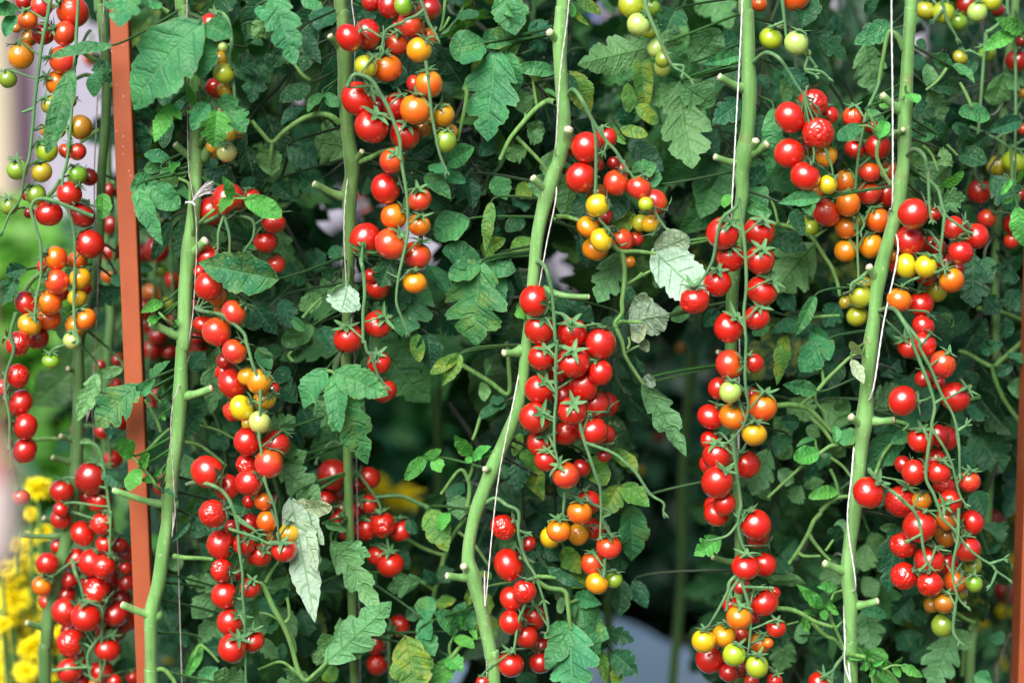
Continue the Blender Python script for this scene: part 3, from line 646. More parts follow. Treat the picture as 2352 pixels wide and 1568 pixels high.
# leaves: base x,y, tip x,y, width, kind + lobing, depth in cm (negative = in front)
# kinds: t top face, d dark blue-green, n young bright, m yellow-mottled, u pale underside turned to us, v dim underside
LEAF_D = '''
@00 1830,230,1060,935,640,t1,-7 1820,330,1880,690,330,t1,-6 1900,235,2120,330,280,t0,-6 1230,-120,1095,258,330,t2,-6
1025,420,440,440,120,t0,-3 665,650,428,1415,210,t0,-4 920,650,810,870,170,t0,1 1030,640,850,610,170,d0,3 1040,740,880,600,190,d0,5
160,90,-60,60,180,t0,1 130,150,50,310,150,t0,1 60,-20,-30,30,90,t0,1 1570,960,1430,1320,190,n1,-4 1590,990,1660,1085,90,n0,-4 1690,1010,1740,1030,50,n0,-4 1795,970,1705,815,80,n0,-4
1905,950,1775,1165,190,t0,-5 1990,1020,1985,1330,290,n2,-6 2080,1010,2245,1195,260,t2,-5 2010,980,2190,920,190,t1,-5
1340,1390,1290,1110,190,d0,4 1390,1080,1250,990,150,d0,4 1560,1110,1480,1300,150,d0,3 1720,950,1430,840,260,d1,5 1560,1490,1345,1385,150,t0,1 1500,1510,1330,1560,120,t0,2 1640,1500,1570,1568,110,n0,0
2150,1395,2255,1230,170,d0,4 2010,40,2170,10,190,d0,2 1790,10,1660,-10,110,t0,1 1480,30,1380,60,110,t0,3 20,1060,115,930,130,d0,14 205,1150,330,1020,90,v0,12 900,250,780,130,190,d0,6 340,700,320,500,110,d0,12
1330,600,1210,480,130,d0,8 1400,900,1290,980,180,d0,9 2260,430,2352,330,150,d0,8 2300,330,2340,190,110,v0,4 1580,820,1660,1000,180,d1,8 2220,640,2330,560,220,d1,9 1900,1390,1960,1568,160,d0,6
-60,1040,130,950,230,d0,45 120,1540,210,1330,190,d0,50 300,900,180,1130,150,v0,40 980,900,870,1080,170,d0,7 800,1500,560,1420,150,d0,9 480,1100,520,1240,130,d0,7 800,620,700,770,100,v0,10
@10 170,-40,350,590,300,t2,-4 420,0,605,70,130,t0,-3 400,300,585,505,150,d1,-1 150,190,-30,330,190,v0,2 0,80,230,260,150,t0,3 490,780,205,940,190,d1,4 620,870,475,990,140,t0,3 630,870,745,965,120,t0,3 440,990,230,1110,160,d0,6
150,1600,120,1330,260,v0,4 860,1350,540,1290,380,v1,8 2210,480,2095,1285,470,t2,3 2090,400,1815,440,300,t0,3 2090,390,2345,330,230,t0,4 2080,420,1900,580,210,t0,3 1910,790,1680,480,300,d0,6 1850,140,2045,130,120,d0,3
1440,1430,1640,1300,200,d0,4 1400,1450,1450,1568,150,d0,4 1760,1490,1990,1360,230,t0,3 1620,430,1560,590,150,d0,5 1330,600,1260,820,220,d1,7 1600,1520,1720,1568,140,t0,1 2200,1300,2080,1400,150,d0,6 2290,900,2340,1180,180,d1,7 490,480,430,640,120,d0,4
700,1250,560,1380,240,d1,9 300,1350,560,1500,260,d1,10 700,80,560,260,300,d1,10 980,100,1050,230,200,d0,8 1150,760,1230,560,180,d0,7 2300,60,2352,150,110,t1,2 60,600,-60,900,260,d1,11 300,640,120,520,200,d1,11
@20 -60,-80,30,320,330,t1,2 -40,490,35,840,220,t1,3 530,30,560,170,90,n0,2 600,20,815,90,120,m0,3 580,115,655,205,60,m0,2 1270,440,570,580,320,v1,6 860,200,1230,400,300,v1,9 1180,470,1220,960,200,m0,7 1060,770,1095,1025,140,m0,5 1150,965,1320,1115,140,m0,5 1000,1190,1240,1225,120,m0,5
930,1200,1020,1310,100,m0,5 930,1000,880,1180,140,d1,6 1060,1150,1010,930,190,d1,7 520,670,760,1015,260,m1,5 500,700,590,820,110,d0,5 1540,790,1620,1590,440,v1,7 1560,800,1270,960,230,v1,8 1600,800,1770,1190,220,v1,8 1650,560,1900,260,330,v0,7 1560,770,1860,975,330,v1,6 1330,420,1590,300,200,v0,8
2090,510,1730,605,150,t1,4 2090,590,1720,690,200,v0,6 2120,930,1885,1085,210,d1,4 390,660,85,600,140,t0,2 120,1040,90,830,220,v0,5 160,1140,290,1210,160,v0,5 150,1200,280,1300,160,v0,6 130,1350,-30,1430,190,v0,4 380,1390,290,1600,220,v0,4
300,820,380,830,60,t0,2 1080,1300,1390,1540,220,d1,8 1100,1600,1320,1520,190,t1,4 500,1480,560,1600,150,d0,5 2250,700,2352,790,150,d1,9 1500,100,1420,260,300,d1,10 2280,1060,2240,1350,200,d0,6 760,330,620,180,220,d1,12 200,200,330,380,200,d1,12 300,470,200,320,180,d1,10
1700,1250,1900,1430,260,d1,11 1950,420,2080,330,240,d1,11 880,1320,740,1180,160,d1,9
@30 380,-60,300,275,280,d1,4 560,-40,700,180,200,d1,6 380,310,785,480,210,d1,6 1130,230,815,385,220,t1,3 1160,260,1240,340,140,d0,4 900,420,960,850,300,v1,9 150,640,375,770,190,d0,4 160,700,150,940,130,v0,5 50,1000,20,1640,190,t1,2 850,1150,635,1290,150,t0,-1 1080,1120,1030,1260,140,n0,-1
910,1030,1065,1110,110,t0,1 1290,865,1370,930,150,n0,-3 1020,920,1110,980,100,n0,1 1680,610,1495,500,160,t1,5 1700,600,1905,730,150,t1,5 1740,820,1540,760,190,d0,7 2250,310,2005,420,170,n1,8 2340,290,2150,180,150,n1,8 2030,1060,1790,1010,210,t0,5 2320,1110,2040,1190,190,d0,7
1830,1360,1790,1220,190,d0,6 1760,1420,1990,1480,220,d0,6 1630,1310,1600,1140,190,d0,6 1480,840,1600,1090,220,v1,8 1460,600,1500,850,170,v0,8 1360,500,1400,640,130,d0,5 1560,1490,1680,1420,180,v0,4 1530,1230,1310,1190,190,t0,4 1380,370,1430,440,90,d0,5 1900,560,1830,680,120,d0,6
2150,700,2050,960,300,v0,12 2300,650,2200,820,200,v0,12 1330,240,1400,330,120,d0,7 1500,1250,1460,1100,160,d0,8 700,300,560,200,220,d1,11 600,600,760,760,240,d1,12 1500,900,1380,1100,180,d0,9 2000,1250,1900,1330,160,d0,8 900,130,980,-40,110,d1,7 1700,1150,1860,1250,130,d0,7 2000,1500,1990,1330,150,d0,7
@01 1400,60,1215,150,190,t1,0 1490,-10,1610,140,170,t0,0 1650,10,1710,60,100,t0,0 1350,130,1650,335,260,t0,-2 1255,170,1465,665,200,t1,-3 1650,130,1690,220,100,t0,1 1705,450,1645,790,170,d1,1 1880,0,2060,140,220,d1,4 2140,250,2060,75,120,n1,-6 2130,260,2015,350,140,n1,-6 2260,260,2590,440,230,n0,-5
2530,990,1820,870,430,t1,-5 1490,1210,1330,1255,120,n1,-2 1450,1340,1360,1395,90,n0,-2 1500,1340,1465,1350,40,n0,-2 1600,1440,1605,1370,50,n0,-2 150,960,10,1240,190,d1,5 240,900,50,950,170,d1,5 950,215,960,395,160,n0,3 1570,470,1410,810,130,d0,6 1080,1080,880,1180,220,d0,10 1060,950,1080,1060,100,d0,6
1900,300,2200,560,200,d1,7 1860,560,1900,740,150,d1,6 2080,560,2210,600,120,d1,6 1400,260,1560,420,160,d0,8 2250,1290,2340,1440,150,d0,5 2230,740,2350,720,120,t0,0 1300,880,1400,900,120,d0,9 1400,560,1330,460,140,d0,12 560,300,480,200,120,d0,9 700,1000,620,880,120,v0,9
520,1200,560,1560,160,v0,9 2300,60,2260,180,150,d1,6 470,300,420,420,90,d0,8 960,1180,1000,1100,140,d0,10 1100,300,980,200,120,d0,12 300,1090,120,1060,150,v0,8
@11 -20,1220,155,1490,210,d1,0 840,1060,770,1345,330,u1,-1 820,1060,640,1080,150,u0,0 860,1080,945,1300,180,u0,0 690,1010,640,880,120,d0,-1 600,1150,370,1280,190,v0,6 340,1360,420,1450,110,t0,3 240,1180,320,1420,180,d0,5 1370,20,1840,430,270,d1,3 1560,40,1790,250,190,t1,2 1640,0,1910,90,170,t0,4
1940,450,1640,600,330,t0,3 1250,820,1125,1065,230,d1,-1 1440,930,1340,1520,460,t2,5 1420,940,1220,1330,240,d1,5 1590,880,1770,1130,220,t0,5 2060,860,1950,1590,540,t2,2 2050,850,1740,720,280,t0,3 2050,860,1780,980,230,t0,2 2090,860,2352,900,210,t0,3 2080,870,2300,1230,260,t1,3
2160,290,2095,735,120,m1,2 1960,60,2010,350,170,d0,5 790,825,215,570,170,v1,8 590,270,805,775,130,v1,7 520,1420,240,1600,220,v0,4 600,1440,700,1600,170,d0,4 1700,700,1620,840,200,d1,8 2250,640,2150,560,170,d0,6 2200,60,2300,260,230,t1,5 1920,100,1870,290,190,d1,6 2080,760,2200,640,170,m0,5
2260,1000,2352,1180,160,d1,6 1700,1300,1900,1480,330,d1,9 1500,1500,1640,1350,240,d1,9 500,150,300,60,250,d1,9 170,120,330,250,200,d1,8 600,80,420,190,300,d1,9 1020,60,960,240,190,d0,9 450,1000,250,900,260,d1,11 500,900,620,760,240,d1,14 1680,500,1600,390,140,d0,6 2280,440,2190,330,120,d1,6
2300,760,2240,900,160,d0,5 2120,1250,2300,1480,260,d1,6 700,700,770,830,150,d1,8 380,300,520,460,200,d1,12
@21 560,0,480,440,320,v1,7 300,40,190,220,210,v0,5 500,80,620,420,230,v1,8 1010,190,920,475,230,d1,1 1115,390,900,610,190,m0,2 1310,740,1870,1255,440,u1,0 1320,730,1640,600,260,u0,0 1090,1390,1465,1305,380,u1,1 1100,1400,1260,1550,220,u0,2 1100,1380,1290,1060,170,u0,2 1010,750,755,1245,280,v1,5 1290,900,1120,880,210,v0,5 1300,910,1410,1050,190,v0,5
1010,1050,1135,1225,130,d0,2 990,1320,960,1480,110,d0,2 1470,1370,1600,1270,150,v0,5 1700,1280,1560,1350,140,d0,6 2170,170,2340,260,230,t1,4 2150,330,2352,380,130,t0,3 2000,220,1945,330,110,n0,2 2330,-30,2180,110,200,d1,5 50,1270,90,1330,110,n1,0 150,270,10,330,200,d1,6 60,130,180,260,170,m1,6 160,620,10,740,160,m0,4 130,760,30,620,180,d1,6
390,1130,570,1180,190,d0,6 430,960,660,1120,250,d1,8 100,440,-20,520,150,d0,6 620,620,680,860,110,d0,5 1200,40,1320,100,210,t0,5 1310,120,1100,30,200,t1,5 420,1200,740,1330,260,d1,9 60,900,140,1080,170,d0,6 1500,1450,1400,1400,180,d1,10 1830,1330,1770,1420,130,d0,6 1900,1290,1820,1340,130,d0,7 2310,1180,2290,1320,140,d0,8
700,240,600,420,200,d1,7 2340,1390,2260,1470,140,t0,7 620,180,720,350,180,d1,8 900,1340,850,1500,150,d0,8
@31 470,250,120,265,170,t1,-3 350,270,400,410,150,t1,-3 230,365,300,540,150,d0,0 60,620,350,700,220,d1,7 400,690,40,1110,430,v1,9 1660,-40,1430,150,330,v1,6 1600,150,1780,75,120,n0,1 1560,330,1770,215,230,v0,2 2230,90,2140,220,70,n0,-1 2280,120,2340,10,80,n0,-1 2290,340,2340,710,190,n1,-1 2250,255,2165,300,50,n0,-1
2060,60,2310,340,260,d1,7 1880,780,1880,1270,300,d1,5 1990,800,2060,1000,150,d1,6 2290,1000,2050,890,190,d0,7 2180,1530,2170,1340,180,d0,6 430,1150,260,1500,140,t0,2 300,1390,60,1440,170,d0,4 1290,1270,1190,1500,170,d0,5 1700,760,1900,480,260,d0,9 2250,780,2340,640,180,d1,10 1700,1420,1560,1340,190,v0,7 1820,1300,1700,1500,190,d0,8
1200,1000,1330,1040,150,d1,6 1500,1300,1640,1450,200,d1,8 100,1150,250,1290,200,d1,10 640,1230,540,1400,200,d1,8 400,1480,560,1560,200,t0,4 250,1500,430,1440,150,d0,6 700,1150,590,1040,130,d0,8 2000,1150,2100,1300,190,d1,9 2200,1100,2330,1250,200,d1,9 1900,1500,1990,1380,160,d0,8 0,900,100,760,190,d1,12 1500,280,1420,120,120,d0,6
@02 1275,410,835,758,330,t2,-1 1280,480,1390,380,150,t0,-1 1460,500,1490,395,70,t0,0 1400,405,1450,180,180,t1,2 1130,250,870,320,110,v0,4 900,300,705,740,170,v1,4 1570,690,1500,540,110,t0,3 1700,850,1840,610,190,d0,3 2000,60,1920,665,240,v1,6 1215,1040,1090,900,190,n0,-4 1300,1150,1375,1035,130,n0,-4 1275,1165,1175,1300,170,n0,-4 1420,1280,1335,1245,90,n1,-3 1420,1240,1485,1185,50,n0,-3 1500,1370,1590,1365,60,d0,-3
950,1180,1120,1340,160,d0,6 2090,1420,1740,1620,240,d1,3 2130,1490,2270,1530,140,t0,2 1480,700,1540,690,60,n0,0 1350,620,1480,800,190,d0,9 1400,900,1340,760,150,d0,9 1950,860,2080,990,170,d0,9 1100,850,960,800,140,d0,8 1700,1050,1780,1280,200,v0,8 1900,480,1980,330,200,d1,9 1760,260,1860,120,200,d1,9 1850,1050,2050,1200,220,d1,10 1560,1240,1500,1330,90,d0,1
-40,600,250,470,230,n0,70 0,830,180,690,250,n1,70 200,900,350,760,200,n0,60 30,1500,120,1380,220,n0,70 400,700,460,900,170,d0,25 350,1000,500,1180,160,v0,25 550,700,440,560,200,n0,30 500,480,600,330,180,n0,30 380,400,480,200,200,n0,35
@12 640,265,390,600,310,t1,-2 740,285,960,1185,330,t2,-5 740,285,1190,480,320,t1,-5 740,300,760,830,250,t1,-5 560,560,720,760,260,v1,3 370,550,170,290,210,d0,3 110,850,365,690,220,v1,1 225,1150,585,1445,270,v1,-1 240,1150,460,1000,190,v0,0 260,1130,320,840,170,v1,0 1870,120,1600,300,130,m0,2 1870,120,1725,400,160,m1,2 1580,-60,1610,245,280,d0,4 1470,-60,1500,185,150,m0,4
2110,310,1870,90,260,v0,6 2120,300,2240,110,210,v0,6 1550,1070,1390,1235,140,n0,1 1540,1080,1690,1000,90,n0,1 1640,1070,1700,1200,140,n1,1 1970,1040,1830,875,150,n1,1 1990,1080,2150,960,140,n1,1 1960,1050,1950,1110,70,n0,1 1850,1160,1700,990,230,v0,6 2100,540,2100,385,120,v0,5 2280,560,2055,695,150,d0,5 2260,500,2170,560,110,d0,5 1870,1620,1860,1410,220,v0,4 1720,1210,1510,1440,270,m1,6
1960,440,1930,690,150,v1,7 1900,700,2050,900,240,v0,8 2240,1130,2290,1260,160,d1,6 2100,150,2130,30,190,d1,5 200,40,60,180,180,d1,5 300,240,200,350,150,d0,4 20,60,140,260,160,t1,0 2250,700,2150,850,170,v0,9 1880,1300,1780,1500,200,d0,8 560,1180,470,1400,200,d1,8 1650,60,1800,200,200,d1,7 420,620,560,850,280,d1,11 300,1500,520,1568,200,d1,8 480,1090,380,1000,140,d0,6 2200,620,2300,760,120,d0,9
@22 1205,390,1635,1005,250,v2,0 1210,385,1390,310,140,u0,0 1180,330,1185,200,70,d0,1 1160,40,1310,20,130,u0,2 720,1070,840,1290,240,m0,2 900,1010,1150,1190,200,m0,2 1010,1330,1260,1510,240,m1,1 970,1330,830,1600,260,m1,1 80,840,30,1050,100,m0,3 110,1000,280,1450,250,m1,6 60,1080,60,1380,200,d1,4 2352,1000,2180,1420,260,v1,5 420,1330,620,1400,170,d0,6 560,1330,500,1420,140,d0,6 1000,850,920,800,130,v0,9
380,1120,200,1280,230,d1,7 700,1400,860,1500,200,d1,6 2130,600,2250,820,200,d1,7 1960,750,1900,900,160,d0,8 1050,1250,900,1250,150,d0,6 20,700,140,860,200,d1,9 2230,1250,2352,1450,190,v0,8 2100,1400,2200,1568,150,d0,8
@32 160,-60,90,400,170,m1,3 510,10,275,285,280,t1,2 540,-10,560,125,150,t0,2 440,460,145,390,170,t1,0 490,210,380,260,110,v0,4 460,1010,228,1090,190,n0,1 610,770,640,910,110,t0,1 660,830,790,900,190,t0,1 750,640,575,500,150,v0,5 280,740,130,740,170,d0,5 630,1370,455,1380,130,n0,3 510,1290,320,1320,130,v0,5 430,890,300,900,70,t0,3 470,870,360,780,130,v0,4 840,120,750,-10,90,u0,-3 770,170,880,390,130,u1,-3
1230,770,930,1235,340,t1,2 1300,850,1195,880,140,t0,1 960,610,1180,390,260,v1,4 1780,960,1860,1180,120,d0,3 1900,1380,1960,1560,240,d0,5 1900,460,1900,290,190,d0,6 1960,80,2110,20,160,d0,6 2100,310,2230,220,110,d0,6 2210,110,2340,150,150,d0,6 2330,330,2240,500,190,v0,8 500,560,760,760,260,v0,8 200,540,380,700,260,v1,8 560,1030,470,1150,170,d0,6 590,1060,450,1110,160,v0,5 700,1050,560,960,170,v0,9 300,1330,200,1480,190,v0,7 100,1190,260,1290,190,v1,5 330,1260,500,1200,200,d1,7
1700,700,1850,850,160,d1,7 1200,300,1300,480,190,d1,8 1700,1200,1900,1050,260,d1,10 1900,800,2150,1200,420,d1,13 2250,700,2150,900,260,d1,13 1050,300,1200,180,230,d1,8 70,900,200,1060,190,v0,7 650,1300,560,1480,190,d1,7 180,860,80,980,170,d0,6 60,700,200,840,190,v1,9 650,200,560,380,210,d1,9 1500,100,1560,300,190,d1,8 1080,1290,1010,1540,150,d1,5 2000,560,1880,700,230,d1,12
@03 1740,90,1590,265,80,d1,0 2090,-20,1735,225,250,d1,2 2010,690,1695,600,170,v1,4 1960,660,1780,500,130,v1,5 1960,760,1770,970,240,v0,5 2060,980,1830,1180,260,v0,6 1850,1190,1745,1510,120,n0,3 1990,1430,1820,1600,200,t1,2 2270,1600,1970,1390,260,v1,0 1600,900,1480,720,180,d0,10 1480,900,1580,1100,280,d0,12 1530,300,1470,450,150,d0,12 1660,400,1560,520,160,v0,12 1480,1250,1620,1400,200,d1,12 1700,1080,1600,1220,190,d0,10 2150,800,2260,880,150,d1,6
1560,600,1640,760,170,d0,12 1420,200,1440,330,120,n0,25 1900,1250,2080,1200,190,d0,6 520,130,430,280,130,v0,16 540,1000,660,1080,130,d0,14 2000,300,1850,400,200,d1,8 1560,1450,1700,1550,170,d0,8 1150,1350,1060,1500,140,d0,12
@13 320,-120,565,1020,330,u1,-3 330,-40,700,-60,230,u0,-2 345,0,745,255,230,u1,-2 360,20,650,540,260,u1,-3 640,110,895,115,120,v0,0 700,270,1165,860,260,v1,-1 760,290,1065,390,170,v1,0 650,1370,1318,790,330,v1,-2 680,1350,500,1290,190,v0,-1 700,1340,610,1040,200,v1,-1 780,1300,820,960,170,v0,-1 800,1310,990,1230,190,v0,0 1500,620,1200,690,250,v0,6 480,1560,100,1600,200,v1,0 480,1540,240,1430,160,v0,1 270,780,160,590,270,v1,3 310,730,150,775,110,d0,1 220,880,370,1090,180,v0,4
30,1170,215,1340,180,v1,2 240,1200,250,1340,90,d0,2 1590,-20,1745,335,260,m1,3 1760,10,1690,135,160,n0,2 1380,1160,1500,1680,430,m1,0 1500,1100,1640,1330,230,t1,1 1520,980,1620,1180,200,t1,2 1860,1070,1700,950,240,t0,2 1870,1060,1980,920,220,t0,2 1860,1060,1850,880,190,t0,3 1910,1040,1860,970,100,n0,1 1830,1140,1970,1180,130,n0,1 1980,1080,2010,1120,70,n0,1 1790,1350,1640,1600,230,n1,1 1760,1330,1890,1420,200,n1,1 1560,780,1560,960,220,t0,4 1480,900,1390,960,150,d0,4
1990,650,1950,870,110,m0,3 2120,760,2150,930,190,m0,4 2030,560,2150,620,150,m0,4 1400,60,1460,200,130,d0,6 2250,250,2352,330,190,v0,4 2060,950,2200,1150,230,m1,6 2010,1150,2040,1400,230,m1,7 450,600,330,480,130,v0,6 1000,700,880,850,200,d1,9 600,700,780,560,260,d1,10 1260,330,1400,500,180,d0,9 900,1300,1030,1290,170,d0,4 620,1420,740,1540,190,m0,3 1260,1450,1350,1568,150,d0,6
100,1080,230,1040,110,t0,1 130,1180,90,1300,150,v0,3 980,560,1080,700,200,d1,8 1700,500,1760,620,160,d0,9 1800,780,1700,870,180,m0,7 420,900,480,1120,220,d1,9 60,780,160,900,190,d1,8 2080,1420,2150,1568,160,m0,6 1650,660,1560,560,140,d0,8
@23 540,1040,560,1690,480,t2,-1 560,1060,840,1290,260,t1,0 540,1060,310,1430,240,t1,-1 500,1010,320,1110,120,t0,0 560,830,900,1100,270,t1,1 580,780,800,830,190,t1,2 700,1060,830,1130,200,t1,2 1000,620,1010,955,230,d1,3 1120,630,1240,880,170,d1,5 850,1080,1125,1180,160,d1,4 930,1290,1160,1490,260,d1,2 880,1200,760,1180,170,d0,4 1080,-60,1145,495,330,t1,3 330,510,620,695,110,d0,-1 320,300,400,430,180,d1,4 460,780,430,940,80,v0,1 820,1270,860,1568,130,m1,2 1000,1400,930,1600,160,m1,2
1910,240,1690,385,200,n2,-1 1930,200,1880,130,130,d0,3 480,330,620,560,230,m1,4 300,430,240,560,160,d1,5 700,560,560,660,230,m1,5 1050,450,900,500,190,d0,5 800,480,900,620,150,d1,6 150,400,260,300,170,d0,6 60,1480,220,1568,190,d1,6 1000,800,1080,1060,180,d1,6
@33 0,610,350,650,170,v0,3 600,260,640,110,160,d0,5 640,240,690,60,130,v0,5 470,860,295,685,140,n1,1 490,880,440,760,90,n0,1 560,840,600,910,100,n0,1 630,690,480,665,110,n1,1 500,900,520,960,80,n0,1 350,960,330,1085,130,n0,1 430,940,360,900,70,n0,2 600,430,550,750,200,v0,8 1190,130,1090,745,280,d1,2 1030,140,1180,130,100,v0,2 850,890,1110,930,120,t0,3 900,890,950,1260,270,v1,5 1680,1120,1480,1600,320,v1,4 1720,1080,1860,1250,200,v0,5
740,1330,905,1320,70,n0,-2 950,1370,890,1255,70,n1,-3 940,1390,850,1440,80,n1,-3 960,1400,1050,1360,70,n0,-3 1140,1400,1230,1315,70,n0,-3 1220,1405,1425,1510,110,n1,-3 1150,1410,1205,1490,70,n0,-3 970,1430,935,1500,60,n0,-3 1060,1440,1070,1360,40,n0,-3 1080,1480,1060,1440,50,n0,-3 950,1260,1080,1400,180,n0,3 940,200,1060,420,220,v1,9 880,600,1000,780,200,v1,9 900,300,870,560,220,v1,9 1300,780,1180,980,260,d1,9 1250,1100,1350,1300,300,d1,11 1400,900,1340,1050,190,d0,9
180,1180,100,1450,230,v1,7 300,1020,330,1220,150,v0,6 400,1130,560,1240,200,d0,9 1800,1250,2050,1220,190,d0,6 1800,1380,1950,1350,170,v0,6 1900,1500,2060,1560,200,t1,5 2050,1120,2150,1150,150,d0,6 2000,330,2150,350,120,d0,10 1980,120,2180,260,260,d1,13 950,1520,1100,1568,150,n0,1 1000,1450,1180,1568,110,n1,0 1950,580,2060,760,170,d0,12 650,1450,480,1520,150,d0,4 120,1050,150,1200,140,d0,4 1350,620,1250,760,170,d0,8 640,950,680,1080,80,d0,3
2020,700,1950,900,180,d1,12 1480,1200,1300,1350,230,d1,10 60,420,200,560,200,d1,9 250,250,120,400,230,d1,10 540,1000,460,1150,170,d1,9
'''
KIND = {'t': (0.048, 0.222, 0.094), 'd': (0.019, 0.098, 0.052), 'n': (0.070, 0.310, 0.066), 'm': (0.075, 0.220, 0.045), 'u': (0.36, 0.50, 0.37), 'v': (0.095, 0.300, 0.105)}

